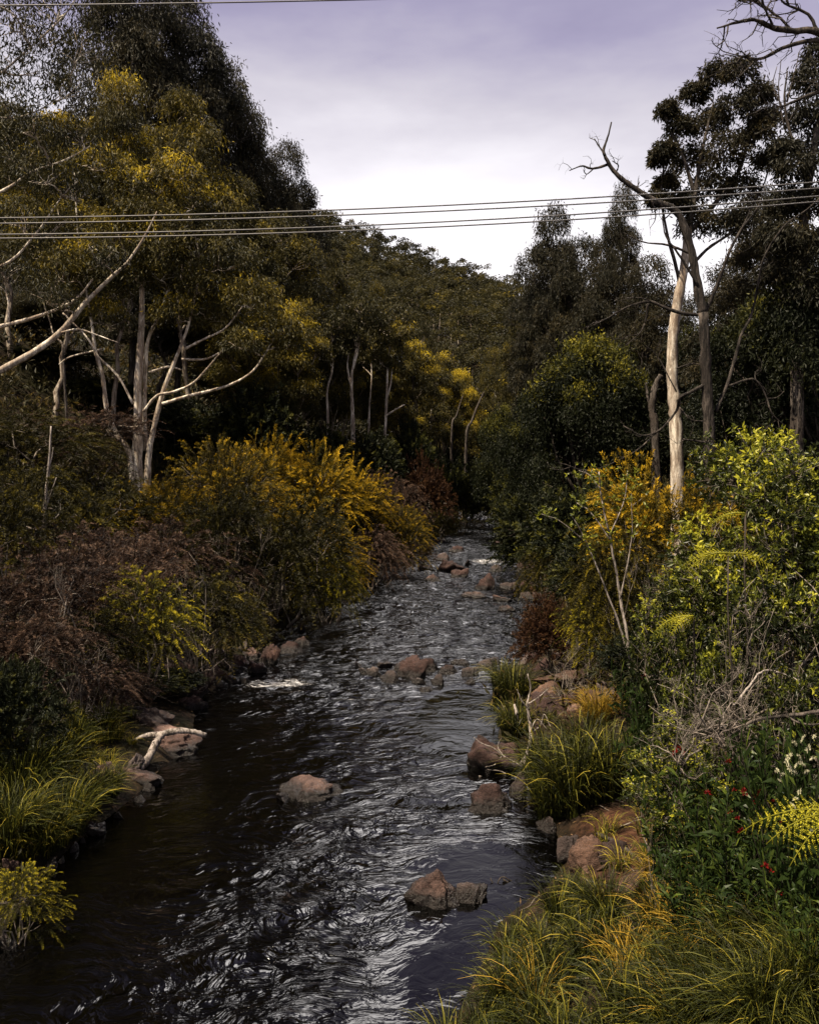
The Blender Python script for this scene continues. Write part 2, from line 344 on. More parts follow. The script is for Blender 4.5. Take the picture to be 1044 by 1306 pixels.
def water_mat():
    m, t, out = mat('dark_river_water')
    geo = N(t, 'ShaderNodeNewGeometry'); V = geo.outputs['Position']
    wn = noise(t, .55, 3, .5, V)
    sub = N(t, 'ShaderNodeVectorMath', operation='SUBTRACT'); t.links.new(wn.outputs['Color'], sub.inputs[0]); sub.inputs[1].default_value = (.5, .5, .5)
    scl = N(t, 'ShaderNodeVectorMath', operation='SCALE'); t.links.new(sub.outputs[0], scl.inputs[0]); scl.inputs['Scale'].default_value = 2.2
    ad = N(t, 'ShaderNodeVectorMath', operation='ADD'); t.links.new(V, ad.inputs[0]); t.links.new(scl.outputs[0], ad.inputs[1])
    def mapped(s, rot):
        q = N(t, 'ShaderNodeMapping'); q.inputs['Scale'].default_value = s; q.inputs['Rotation'].default_value = (0, 0, rot); t.links.new(ad.outputs[0], q.inputs[0]); return q.outputs[0]
    a = noise(t, 1.0, 3, .5, mapped((1.5, 3.2, 1), .35), .5)
    b = noise(t, 1.0, 3, .55, mapped((4.5, 8.5, 1), -.15), .8)
    c = noise(t, 1.0, 2, .5, mapped((13, 24, 1), .2), .4)
    tb = N(t, 'ShaderNodeAttribute', attribute_name='turb'); fo = N(t, 'ShaderNodeAttribute', attribute_name='foam')
    h = math_(t, 'MULTIPLY', a.outputs['Fac'], 1.25)
    h = math_(t, 'MULTIPLY_ADD', b.outputs['Fac'], .34, h)
    h = math_(t, 'MULTIPLY_ADD', c.outputs['Fac'], .035, h)
    h = math_(t, 'MULTIPLY', h, tb.outputs['Fac'])
    bp = N(t, 'ShaderNodeBump'); bp.inputs['Strength'].default_value = 1.0; bp.inputs['Distance'].default_value = .17
    t.links.new(h, bp.inputs['Height'])
    p = N(t, 'ShaderNodeBsdfPrincipled'); p.inputs['Base Color'].default_value = (.0006, .0005, .0004, 1)
    p.inputs['Roughness'].default_value = .035; p.inputs['IOR'].default_value = 1.34; p.inputs['Specular IOR Level'].default_value = .5
    t.links.new(bp.outputs[0], p.inputs['Normal'])
    fm = N(t, 'ShaderNodeBsdfPrincipled'); fm.inputs['Base Color'].default_value = (.62, .60, .60, 1); fm.inputs['Roughness'].default_value = .6
    fn = noise(t, 1.0, 5, .7, mapped((2.6, 9, 1), .1), 1.0)
    fn2 = noise(t, 1.0, 4, .7, mapped((12, 30, 1), -.1), .6)
    ff = math_(t, 'MULTIPLY_ADD', fn.outputs['Fac'], 1.3, fn2.outputs['Fac']); ff = math_(t, 'MULTIPLY', ff, fo.outputs['Fac'])
    ff = math_(t, 'MULTIPLY_ADD', ff, 9.0, -5.35, clamp=True); ff = math_(t, 'MULTIPLY', ff, .75)
    ms = N(t, 'ShaderNodeMixShader'); t.links.new(ff, ms.inputs[0]); t.links.new(p.outputs[0], ms.inputs[1]); t.links.new(fm.outputs[0], ms.inputs[2])
    t.links.new(ms.outputs[0], out.inputs[0]); return m
WATER = water_mat()
WIRE, _t, _o = mat('cable_grey'); _p = N(_t, 'ShaderNodeBsdfPrincipled'); _p.inputs['Base Color'].default_value = (.09, .085, .085, 1); _p.inputs['Roughness'].default_value = .5; _p.inputs['Metallic'].default_value = .3
_n = noise(_t, 30); _t.links.new(mixc(_t, _n.outputs['Fac'], (.05, .048, .05), (.13, .12, .12)), _p.inputs['Base Color']); _t.links.new(_p.outputs[0], _o.inputs[0])

# ------------------------------------------------------------------ setting: terrain and river
def grid_obj(name, X, Y, Z, m, attrs):
    nr, nc = X.shape; g = Geo(); i = np.arange(nr - 1)[:, None] * nc; j = np.arange(nc - 1)[None]
    q = np.stack([i + j, i + j + 1, i + nc + j + 1, i + nc + j], -1).reshape(-1, 4)
    g.add(np.stack([X, Y, Z], -1), q); return obj(name, g.mesh(name, m, True, {k: v.ravel() for k, v in attrs.items()}))
ys = np.concatenate([np.linspace(-25, 5, 25), np.geomspace(5.2, 620, 330)])
s = np.linspace(-1, 1, 331); off = np.sign(s) * np.abs(s) ** 2.3 * 330
Yg, Og = np.meshgrid(ys, off, indexing='ij'); Xg = (xl(Yg) + xr(Yg)) / 2 + Og
RED = [hit(800, 1070, False), hit(775, 1050, False), hit(820, 1100, False), hit(755, 885, False)]
red = np.zeros_like(Xg)
for p, rr in zip(RED, (.75, .5, .6, .9)): red = np.maximum(red, np.exp(-((Xg - p[0]) ** 2 + (Yg - p[1]) ** 2) / rr ** 2))
ter = grid_obj('terrain', Xg, Yg, ground(Xg, Yg), SOIL, {'red': red}); tag(ter, 'dark earth banks and hillsides on both sides of the river', 'terrain', kind='structure')

yw = np.concatenate([np.linspace(-25, 6, 60), np.geomspace(6.05, 172, 1100)]); uw = np.linspace(-.08, 1.08, 150)
Yw, Uw = np.meshgrid(yw, uw, indexing='ij'); Xw = xl(Yw) + (xr(Yw) - xl(Yw)) * Uw
def bump_at(px, py, rx, ry):
    p = hit(px, py); return np.exp(-((Xw - p[0]) / rx) ** 2 - ((Yw - p[1]) / ry) ** 2)
turb = .15 + .85 * np.clip((Yw - 20) / 18, 0, 1) + .55 * bump_at(420, 870, 3.0, 3.2) + .5 * bump_at(620, 715, 4.5, 9) + .25 * bump_at(560, 780, 5, 6) + .32 * bump_at(300, 1180, 2.2, 2.6) + .2 * bump_at(480, 1000, 2, 3) - .42 * bump_at(600, 1210, 1.25, 2.8) - .12 * bump_at(190, 1090, 1.8, 3.0) + .34 * bump_at(400, 1120, 1.5, 2.4) + .3 * bump_at(250, 1280, 1.6, 1.2) - .6 * bump_at(588, 903, 1.2, 3.0) - .2 * bump_at(600, 650, 10, 22)
foam = .8 * bump_at(385, 872, 1.3, 1.0) + .8 * bump_at(330, 872, .8, .8) + .8 * bump_at(440, 893, 1.2, .4) + 1.0 * bump_at(622, 716, 2.4, 4.0) + .45 * bump_at(640, 690, 3, 8) + .35 * bump_at(570, 870, 2.0, .7) + .3 * bump_at(520, 885, 1.6, .5)
for px, py in [(395, 1036), (554, 1174), (522, 876), (480, 872), (620, 760), (655, 760), (574, 737), (697, 750), (632, 998), (628, 1052), (243, 912), (606, 872)]:
    turb = turb + .22 * bump_at(px, py, .8, .6); foam = foam + .42 * bump_at(px, py, .5, .22)
turb = np.clip(turb, .05, 1.2)
Zw = (n2(Xw * 1.1, Yw * 1.9, 2.3) * .035 + n2(Xw + 30, Yw * 1.4, 5.0) * .014) * turb * np.clip(Yw / 8, 0, 1) * (1 + Yw / 60)
foam = np.clip(foam * .6, 0, .53)
riv = grid_obj('river', Xw, Yw, Zw, WATER, {'turb': turb, 'foam': foam}); tag(riv, 'dark rippled river flowing between the wooded banks', 'river', kind='structure')

# ------------------------------------------------------------------ rocks
def rock_mesh(seed, m, flat=.0):
    r = np.random.default_rng(seed); bm = bmesh.new(); bmesh.ops.create_icosphere(bm, subdivisions=5, radius=1)
    V = np.array([v.co[:] for v in bm.verts]); n = 13
    pn = unit(r.normal(size=(n, 3))); pd = r.uniform(.66, 1.0, n)
    dot = np.clip(V @ pn.T, .05, None); ratio = pd / dot
    k = 20.0; rad = (np.sum(np.minimum(ratio, 3.0) ** -k, 1)) ** (-1 / k)
    nz = np.zeros(len(V))
    for i in range(26):
        kk = r.normal(size=3) * (2.0 + i * .9); nz += np.sin(V @ kk + r.uniform(0, 6.3)) * .06 / (1 + .26 * i)
    V = V * (rad * (1 + nz))[:, None]
    V /= np.abs(V).max(0)
    for v, c in zip(bm.verts, V): v.co = c
    me = bpy.data.meshes.new('rock'); bm.to_mesh(me); bm.free()
    for p in me.polygons: p.use_smooth = True
    me.materials.append(m); return me
ROCKS = {k: [rock_mesh(h * 10 + i, m) for i in range(4)] for h, (k, m) in enumerate([('p', ROCKP), ('g', ROCKG), ('o', ROCKO), ('d', ROCKD), ('r', ROCKR)])}
nrock = 0
def rock(px, py, wpx, hpx, kind, label, name='boulder', group=None, depth=.85, rz=None, dY=0):
    """px,py: middle of the base line in the photo; wpx,hpx its size there"""
    global nrock
    p = hit(px, py); w = wpx * p[1] / F / 2; hh = hpx * p[1] / F
    d = w * depth; o = obj(name, ROCKS[kind][nrock % 4], None)
    p = p + np.array([0, d * .8 + dY, 0])
    o.location = (p[0], p[1], p[2] - hh * .12); o.scale = (w * 1.04, d, hh * .98); o.rotation_euler = (rng.normal() * .08, rng.normal() * .08, rng.normal() * .25 if rz is None else rz)
    tag(o, label, 'rock', group); nrock += 1; return o
rock(396, 1027, 86, 36, 'p', 'pink-topped boulder alone in the open near water')
rock(360, 1022, 36, 15, 'd', 'small grey rock touching the pink-topped midstream boulder on its left', 'rock')
rock(554, 1164, 96, 56, 'p', 'large mottled pink boulder in the water beside the near grass')
rock(612, 1158, 62, 32, 'd', 'low dark wet rock between the mottled boulder and the near grass', 'rock')
rock(632, 985, 78, 42, 'r', 'red-brown boulder under the white branching driftwood')
rock(628, 1040, 64, 36, 'r', 'rounded dark red boulder just below the driftwood boulder')
rock(662, 1024, 34, 44, 'd', 'dark rock wedged between the tussock bank and the two red boulders', 'rock')
rock(243, 906, 42, 24, 'p', 'small pale pink rock in the black water above the forked driftwood', 'rock')
rock(205, 962, 92, 32, 'p', 'long pale slab under the forked driftwood', 'rock_slab')
rock(172, 1004, 66, 28, 'p', 'pale pink rock in front of the forked driftwood end', 'rock')
rock(128, 1000, 56, 34, 'p', 'pinkish rock with tussock growing in front, at left water edge', 'rock')
rock(168, 986, 48, 22, 'g', 'flat grey-pink rock behind the driftwood end', 'rock')
rock(104, 968, 26, 22, 'g', 'small grey stone in the grass left of the pinkish rocks', 'rock')
rock(8, 1112, 26, 24, 'p', 'small pink rock above the yellow sprig at the left edge', 'rock')
rock(8, 1214, 30, 24, 'g', 'small grey rock below the yellow sprig at the left edge', 'rock')
rock(212, 884, 110, 34, 'r', 'long dark ledge under the lime-tipped shrub', 'rock_ledge')
rock(185, 925, 70, 26, 'd', 'dark wet ledge behind the slab under the forked driftwood', 'rock_ledge')
rock(228, 884, 50, 20, 'r', 'red-brown flat rock beside the small pale pink rock', 'rock')
rock(148, 915, 60, 30, 'd', 'dark rock in the hollow left of the wet ledge', 'rock')
rock(522, 868, 56, 30, 'r', 'largest rock of the stony bar across the river')
rock(478, 866, 30, 20, 'g', 'grey rock at the left end of the stony bar', 'rock')
rock(546, 858, 36, 18, 'r', 'low red rock behind the largest rock of the stony bar', 'rock')
rock(560, 876, 22, 15, 'd', 'small dark rock in front of the stony bar', 'rock')
rock(606, 864, 34, 20, 'd', 'dark split rock at the right end of the stony bar', 'rock')
rock(588, 850, 26, 12, 'd', 'low dark rock between the split rock and the stony bar', 'rock')
rock(458, 852, 20, 10, 'd', 'tiny dark rock left of the stony bar', 'rock')
rock(620, 752, 38, 28, 'r', 'upright red-brown rock in the upstream rapids')
rock(655, 752, 34, 16, 'd', 'low dark rock right of the upright rapids rock', 'rock')
rock(574, 730, 38, 18, 'r', 'red-brown rock left of the white rapids', 'rock')
rock(597, 722, 20, 12, 'd', 'small dark rock at the foot of the white rapids', 'rock')
rock(697, 742, 48, 22, 'r', 'flat red rock at the right edge of the rapids', 'rock')
rock(688, 766, 46, 16, 'd', 'dark flat rock below the flat red rapids rock', 'rock')
rock(690, 716, 22, 14, 'o', 'small orange rock by the upstream tussock', 'rock')
rock(716, 716, 30, 14, 'g', 'grey rock right of the small orange upstream rock', 'rock')
rock(655, 700, 26, 12, 'd', 'dark rock at right water edge far upstream', 'rock')
rock(535, 708, 34, 18, 'r', 'reddish rock under the far left rusty shrub', 'rock')
rock(560, 694, 26, 11, 'p', 'pinkish rock at the left edge far upstream', 'rock')
rock(690, 838, 40, 24, 'r', 'rounded red rock upstream of the orange slabs')
rock(694, 854, 26, 18, 'r', 'smaller red rock in front of the rounded one', 'rock')
rock(756, 846, 42, 26, 'r', 'dark red rock under the sapling', 'rock')
rock(742, 876, 112, 26, 'o', 'widest flat orange slab on the stony right bank', 'rock_slab')
rock(706, 894, 64, 24, 'o', 'orange slab nearest the dark upstream tussock', 'rock_slab')
rock(762, 904, 52, 22, 'o', 'orange slab beside the red-flowered plant', 'rock_slab')
rock(706, 922, 74, 32, 'r', 'dark red slab behind the standing driftwood', 'rock_slab')
rock(735, 908, 40, 16, 'p', 'small pink slab in the middle of the orange slabs', 'rock_slab')
rock(778, 888, 32, 20, 'g', 'grey stone at the back of the orange slabs', 'rock')
rock(756, 1108, 72, 36, 'o', 'smooth orange rock at the bank foot below the big tussock', 'boulder')
rock(735, 1090, 44, 32, 'd', 'dark rock at the water below the big tussock', 'rock')
rock(806, 1150, 66, 48, 'o', 'smooth orange rock below the fallen stick', 'boulder')
rock(790, 1098, 50, 18, 'r', 'red stone beside the fallen stick', 'rock')
rock(700, 1068, 44, 18, 'd', 'low wet rock at the foot of the big tussock', 'rock')
for i, h in enumerate([(676, 880, 22, 14), (664, 868, 18, 10), (722, 856, 24, 16), (738, 850, 18, 12), (720, 900, 20, 12), (786, 906, 22, 14), (700, 874, 16, 10), (774, 868, 22, 14), (672, 846, 20, 12), (712, 842, 20, 12), (690, 932, 20, 14), (676, 908, 14, 9), (800, 894, 18, 12)]):
    rock(*h, 'rdrgr'[i % 5], 'small dark stone among the slabs of the stony right bank', 'stone', 'small stones among the right bank slabs')
for i, h in enumerate([(770, 1112, 18, 10), (782, 1122, 16, 9), (800, 1108, 14, 8), (812, 1100, 18, 10), (778, 1080, 14, 8), (826, 1128, 16, 9), (748, 1116, 16, 9)]):
    rock(*h, 'orp'[i % 3], 'small reddish stone on the red soil patch', 'stone', 'small stones on the red soil patch')
for i, h in enumerate([(586, 738, 20, 9), (606, 764, 24, 10), (640, 768, 22, 9), (636, 730, 16, 7), (670, 730, 22, 10), (676, 752, 20, 9), (668, 716, 18, 8), (552, 742, 20, 9), (710, 758, 20, 11), (640, 700, 18, 7), (584, 704, 16, 6), (566, 716, 20, 9), (648, 780, 18, 8), (544, 728, 18, 9), (702, 728, 18, 9), (668, 690, 18, 7), (552, 700, 14, 7), (570, 686, 12, 5), (645, 688, 14, 6)]):
    rock(h[0], h[1], h[2] * 1.4, h[3] * 1.4, 'rdpdr'[i % 5], 'small dark red rock breaking the upstream rapids', 'stone', 'small rocks in the upstream rapids')
for i, h in enumerate([(498, 872, 22, 10), (510, 858, 20, 9), (536, 876, 18, 8), (572, 862, 18, 8), (622, 858, 22, 11), (634, 848, 18, 9), (490, 852, 14, 6), (466, 862, 12, 6), (600, 874, 14, 6), (548, 884, 16, 6), (640, 866, 16, 10)]):
    rock(h[0], h[1], h[2] * 1.6, h[3] * 1.5, 'drgrd'[i % 5], 'small dark rock in the stony bar across the river', 'stone', 'small rocks of the stony bar')
for i, h in enumerate([(440, 756, 20, 9), (456, 744, 18, 8), (420, 772, 22, 10), (400, 792, 20, 9), (478, 738, 18, 8), (500, 722, 22, 9), (518, 716, 20, 9), (386, 806, 20, 10), (432, 768, 14, 7)]):
    rock(*h, 'rdrgp'[i % 5], 'small rock at the water edge under the green and golden shrubs', 'stone', 'small rocks under the green and golden shrubs')
for i, h in enumerate([(62, 1112, 26, 16), (92, 1090, 22, 14), (120, 1066, 26, 18), (148, 1046, 22, 14), (176, 1026, 20, 12), (40, 1140, 24, 16), (104, 1078, 16, 10), (188, 1012, 16, 10), (76, 1104, 16, 9)]):
    rock(*h, 'dgrdp'[i % 5], 'small dark rock at the water edge below the left bank tussocks', 'stone', 'small rocks below the left bank tussocks')
heap = [(330, 838, 26, 22), (312, 832, 24, 20), (296, 846, 26, 18), (276, 840, 28, 22), (262, 850, 22, 16), (318, 848, 20, 14), (286, 860, 22, 14), (340, 826, 18, 14), (302, 822, 22, 16), (270, 866, 18, 12), (360, 822, 24, 12), (376, 812, 22, 12), (250, 838, 24, 18), (306, 862, 14, 9), (232, 880, 26, 12)]
for i, h in enumerate(heap):
    rock(h[0] + 8, h[1] + 12, h[2] * 1.35, h[3] * 1.3, 'rprgp'[i % 5], 'small rock in the heap at the water edge under the left shrubs', 'stone', 'heap of small rocks at left water edge')

# ------------------------------------------------------------------ plant builders
def shrub_feather(seed_n=850, r=2.0, h=3.0, L=.5, ll=.17, lw=.04, m=10, up=.25, t0=.35, tip=.35, droop=.35):
    """layered feathery sprays over a dome"""
    g = Geo(); n = seed_n
    lob = rdir(9, .0); lob = lob * rng.uniform(.45, .8, (9, 1)) * np.array([r, r, h * .62]) + np.array([0, 0, h * .28])
    k = rng.integers(0, 9, n); d = rdir(n, -.25); rr = r * rng.uniform(.38, .55, n)
    P = lob[k] + d * rr[:, None] * np.array([1, 1, h / r * .62]) * rng.uniform(.5, 1, (n, 1))
    P[:, 2] = np.clip(P[:, 2], .1, None)
    rad = unit(P - np.array([0, 0, h * .25]))
    A = unit(rad + d * .5 + np.array([0, 0, up]) + rng.normal(size=(n, 3)) * .35); Ls = L * rng.uniform(.6, 1.4, n)
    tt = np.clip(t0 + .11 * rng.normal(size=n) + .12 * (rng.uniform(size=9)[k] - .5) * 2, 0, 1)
    side = unit(np.cross(A, np.array([0, 0, 1.0]) + rng.normal(size=(n, 3)) * .4))
    s_ = np.linspace(.08, 1, m)[None, :, None]
    C = P[:, None] + A[:, None] * s_ * Ls[:, None, None] - np.array([0, 0, 1.0]) * droop * s_ ** 2 * Ls[:, None, None]
    for sg in (-1, 1):
        D = sg * side[:, None] * .8 + A[:, None] * .75 - np.array([0, 0, .25]) + rng.normal(size=(n, m, 3)) * .18
        l = ll * (1.15 - .6 * s_[..., 0]) * rng.uniform(.8, 1.2, (n, m))
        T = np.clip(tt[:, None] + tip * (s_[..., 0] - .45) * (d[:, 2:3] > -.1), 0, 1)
        leaves(g, C.reshape(-1, 3), D.reshape(-1, 3), l.ravel(), np.full(n * m, lw), T.ravel())
    st = Geo()
    for i in range(9):
        tube(st, wander(np.array([rng.normal() * .15, rng.normal() * .15, -.3]), lob[i], 7, .5), np.linspace(.05, .012, 7), 5)
    for i in range(40):
        q = rng.integers(n); tube(st, wander(lob[k[q]], P[q], 4, .3), np.linspace(.014, .005, 4), 3)
    return g, st
def shrub_broad(nros=520, r=1.2, h=2.4, L=.11, W=.042, t0=.26, per=9, up=.5):
    g = Geo(); st = Geo(); nb = 26
    ends = rdir(nb, -.1) * rng.uniform(.55, 1, (nb, 1)) * np.array([r, r, h * .5]) + np.array([0, 0, h * .5])
    for e in ends: tube(st, wander(np.array([rng.normal() * .1, rng.normal() * .1, -.3]), e, 7, .4), np.linspace(.03, .006, 7), 4)
    k = rng.integers(0, nb, nros); d = rdir(nros, -.4)
    P = ends[k] + d * rng.uniform(.1, .45, (nros, 1)) * r * np.array([1, 1, 1.2])
    for i in range(0, nros, 3): tube(st, wander(ends[k[i]], P[i], 4, .3), np.linspace(.007, .003, 4), 3)
    ax = unit(d + np.array([0, 0, up]))
    tt = t0 + .11 * rng.normal(size=nros) + .62 * np.clip(d[:, 2] + .1, 0, 1) * (rng.uniform(size=nros) > .35)  # upward rosettes tinted paler, sun on the tips put into the colour
    B = np.repeat(P, per, 0) + np.repeat(ax, per, 0) * rng.uniform(-.06, .04, (nros * per, 1))
    D = np.repeat(ax, per, 0) * .55 + rdir(nros * per) * .9
    leaves(g, B, D, L * rng.uniform(.7, 1.3, nros * per), W * rng.uniform(.8, 1.2, nros * per), np.clip(np.repeat(tt, per) + .08 * rng.normal(size=nros * per), 0, 1), .2, .12)
    return g, st
def tussock(n=420, L=1.0, W=.011, spread=.22, t0=.16, k=6, lean=.55):
    g = Geo(); a = rng.uniform(0, 2 * math.pi, n); rr = spread * np.sqrt(rng.uniform(size=n))
    out = np.stack([np.cos(a), np.sin(a), 0 * a], 1); B = out * rr[:, None]; B[:, 2] = -.05
    out = unit(out + rng.normal(size=(n, 3)) * np.array([.5, .5, 0])); l = L * rng.uniform(.45, 1.15, n); ln = lean * rng.uniform(.15, 1.2, n)
    t = np.linspace(0, 1, k + 1)[None, :]
    hor = l[:, None] * ln[:, None] * t ** 1.7; ver = l[:, None] * (t - (.25 + .45 * ln[:, None]) * t ** 2.6)
    C = B[:, None] + out[:, None] * hor[..., None] + np.array([0, 0, 1.0]) * ver[..., None]
    S = unit(np.cross(out, np.array([0, 0, 1.0]) + rng.normal(size=(n, 3)) * .5)); w = W * rng.uniform(.7, 1.3, n)[:, None] * (1 - .9 * t ** 2) * .5
    V = np.stack([C - S[:, None] * w[..., None], C + S[:, None] * w[..., None]], 2)
    idx = np.arange(n * (k + 1) * 2).reshape(n, k + 1, 2)
    q = np.stack([idx[:, :-1, 0], idx[:, :-1, 1], idx[:, 1:, 1], idx[:, 1:, 0]], -1).reshape(-1, 4)
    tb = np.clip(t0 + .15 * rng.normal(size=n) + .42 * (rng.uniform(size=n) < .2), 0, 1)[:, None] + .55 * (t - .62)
    g.add(V.reshape(-1, 3), q, None, np.repeat(np.clip(tb, 0, 1).ravel(), 2)); return g
def frond(g, base, az, L, rise=.6, W=.34, npn=14, t0=.6, roll=0.0):
    t = np.linspace(0, 1, npn); o = np.array([math.cos(az), math.sin(az), 0])
    P = base + o * (L * t ** .95)[:, None] + np.array([0, 0, 1.0]) * (L * (rise * .55 * t - (.35 + rise * .55) * t ** 2.0))[:, None]
    tube(g, P, np.linspace(.010, .003, npn), 4, .25)
    T = unit(np.gradient(P, axis=0)); S = unit(np.cross(T, np.array([0, 0, 1.0])))
    S = unit(S * math.cos(roll) + np.array([0, 0, 1.0]) * math.sin(roll) * np.sign(S[:, 1:2] + 1e-6))
    pl = W * np.sin(np.clip(t * .93 + .1, 0, 1) * math.pi) ** .7
    for sg in (-1, 1):
        m = 12; u = np.linspace(.05, 1, m)
        A = unit(S * sg + T * .45 - np.array([0, 0, .12]))
        C = P[:, None] + A[:, None] * (u[None, :, None] * pl[:, None, None]) - np.array([0, 0, 1.0]) * (.12 * u ** 2)[None, :, None] * pl[:, None, None]
        for s2 in (-1, 1):
            D = A[:, None] * .55 + s2 * T[:, None] * np.ones((1, m, 1)) + rng.normal(size=(npn, m, 3)) * .06
            l = np.maximum(.17 * pl[:, None] * (1.05 - .8 * u[None]), .005)
            leaves(g, C.reshape(-1, 3), D.reshape(-1, 3), l.ravel(), (l * .5).ravel(), np.clip(t0 + .12 * rng.normal(size=npn * m), 0, 1), .05)
def gum(h=26.0, cr=4.6, nl=17, ncl=84, nleaf=30, L=.36, W=.09, gold=0.0, bark_r=.28, t0=.3, low=.46):
    g = Geo(); tr = Geo()
    top = np.array([rng.normal() * .5, rng.normal() * .5, h * .72])
    P = wander(np.array([0, 0, -1.0]), top, 14, .22); tube(tr, P, np.linspace(bark_r, bark_r * .12, 14), 8, .5, .04)
    for i in range(nl):
        f = (i + .5) / nl; z = h * (low + (.90 - low) * f); a = i * 2.4 + rng.uniform(-.4, .4)
        rad = cr * (.25 + .55 * math.sin(min(1, (1 - f) * 1.15 + .12) * math.pi * .62)) * rng.uniform(.55, 1.0) * (1 - .35 * max(0, f - .75) / .25)
        c = np.array([math.cos(a) * rad, math.sin(a) * rad, z]); r = cr * rng.uniform(.34, .50)
        if i == nl - 1: c = np.array([top[0], top[1], h - r * .8]);
        c[2] = min(c[2], h - r * .8)
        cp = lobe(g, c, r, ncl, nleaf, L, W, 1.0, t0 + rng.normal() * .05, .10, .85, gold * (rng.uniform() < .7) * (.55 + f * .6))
        j = min(13, max(3, int(14 * (z - r * 1.6) / (h * .78)))); Q = wander(P[j], c - np.array([0, 0, r * .3]), 7, .35, .05)
        tube(tr, Q, np.linspace(bark_r * .38, .03, 7), 5, .5)
        for q in rng.integers(0, len(cp), 6): tube(tr, wander(Q[-2], cp[q], 4, .3), np.linspace(.035, .012, 4), 3, .5)
    return g, tr
def dense(h=7.0, r=3.2, nl=26, ncl=64, nleaf=26, L=.16, W=.062, gold=.45, t0=.25):
    g = Geo(); tr = Geo()
    tube(tr, wander(np.array([0, 0, -.6]), np.array([0, 0, h * .7]), 8, .2), np.linspace(.2, .06, 8), 7, .5)
    D = rdir(nl, -.55)
    for i in range(nl):
        c = D[i] * np.array([r * .72, r * .72, h * .40]) + np.array([0, 0, h * .52]); lr = r * rng.uniform(.26, .38)
        c[2] = min(max(c[2], lr * .5), h - lr * .75)
        cp = lobe(g, c, lr, ncl, nleaf, L, W, .15, t0 + .05 * rng.normal(), .07, .8, gold * (1 if D[i, 2] > .4 else .12), -.6)  # top lobes tinted lighter, a sunlit rim painted into the leaf colour
        tube(tr, wander(np.array([0, 0, h * .3]), c, 6, .4), np.linspace(.07, .015, 6), 4, .5)
    return g, tr
def dry_bush(r=1.0, h=1.2, n=10, depth=2):
    g = Geo()
    for i in range(n):
        d = rdir(1, .05)[0]; P = wander(np.array([rng.normal() * .08, rng.normal() * .08, -.1]), d * np.array([r, r, h]) * rng.uniform(.7, 1), 8, .5)
        twiggy(g, P, .012, .003, depth, 7, 1.0, .5, .5, 4, .15)
    return g
def pair(gs, names, mats, nm): return [(names[i], gs[i].mesh(nm + '_' + names[i], mats[i], i == 1)) for i in range(2)]

V_ = {}
def variants(key, n, fn, names, mats):
    V_[key] = [pair(fn(), names, mats, key) for _ in range(n)]
FS = ('foliage', 'stems'); CT = ('crown', 'trunk')
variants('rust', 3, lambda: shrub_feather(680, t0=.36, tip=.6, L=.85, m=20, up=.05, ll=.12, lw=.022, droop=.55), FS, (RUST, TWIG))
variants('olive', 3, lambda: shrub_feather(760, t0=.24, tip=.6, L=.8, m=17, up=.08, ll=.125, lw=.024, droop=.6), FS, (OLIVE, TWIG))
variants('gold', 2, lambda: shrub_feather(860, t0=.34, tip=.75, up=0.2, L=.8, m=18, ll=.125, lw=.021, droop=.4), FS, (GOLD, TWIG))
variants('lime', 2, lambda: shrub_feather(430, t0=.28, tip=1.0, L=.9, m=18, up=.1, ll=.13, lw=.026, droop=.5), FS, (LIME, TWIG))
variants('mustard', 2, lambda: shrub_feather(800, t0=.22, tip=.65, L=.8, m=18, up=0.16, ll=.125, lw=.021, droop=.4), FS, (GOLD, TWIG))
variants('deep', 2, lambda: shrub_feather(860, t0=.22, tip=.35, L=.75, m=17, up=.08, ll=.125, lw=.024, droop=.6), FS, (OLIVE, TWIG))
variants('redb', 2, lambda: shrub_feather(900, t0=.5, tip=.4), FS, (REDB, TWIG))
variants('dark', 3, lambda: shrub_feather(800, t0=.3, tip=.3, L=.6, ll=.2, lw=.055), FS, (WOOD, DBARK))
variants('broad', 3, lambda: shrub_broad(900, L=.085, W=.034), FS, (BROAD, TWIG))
variants('broadk', 2, lambda: shrub_broad(800, L=.085, W=.034, t0=.12), FS, (BROAD, TWIG))  # same leaves in a darker tint, standing in for unlit shrubs
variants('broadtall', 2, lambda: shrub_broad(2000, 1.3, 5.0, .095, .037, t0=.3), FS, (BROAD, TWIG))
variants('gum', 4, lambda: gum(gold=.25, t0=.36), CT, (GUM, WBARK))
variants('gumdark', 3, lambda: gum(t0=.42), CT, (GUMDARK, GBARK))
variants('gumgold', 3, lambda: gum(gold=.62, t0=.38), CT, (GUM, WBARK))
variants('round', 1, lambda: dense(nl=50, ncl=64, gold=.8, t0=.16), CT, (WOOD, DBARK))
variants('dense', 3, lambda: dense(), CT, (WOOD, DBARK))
NOM = {'rust': (4, 3), 'olive': (4, 3), 'gold': (4, 3), 'lime': (4, 3), 'redb': (4, 3), 'deep': (4, 3), 'mustard': (4, 3), 'dark': (4, 3), 'broad': (2.6, 2.6), 'broadk': (2.6, 2.6), 'round': (6.0, 7), 'broadtall': (2.8, 5.0), 'gum': (9.2, 26), 'gumdark': (9.2, 26), 'gumgold': (9.2, 26), 'dense': (6.0, 7)}
used = {}
def plant(kind, px, py, Y, w, label, name, cat, group=None, minh=.5):
    """px: middle, py: row of its top in the photo, Y its distance, w its width in metres"""
    X = (px - 522) * Y / F; z = gz(X, Y); top = CAMZ - (py - 610) * Y / F
    nw, nh = NOM[kind]; h = max(top - z, minh)
    if kind == 'broad' and h / w > 1.5: kind = 'broadtall'; nw, nh = NOM[kind]

    i = used.get(kind, 0); used[kind] = i + 1
    return place(name, V_[kind][i % len(V_[kind])], (X, Y, z), label, cat, group, rng.uniform(0, 6.28), (w / nw, w / nw, h / nh))

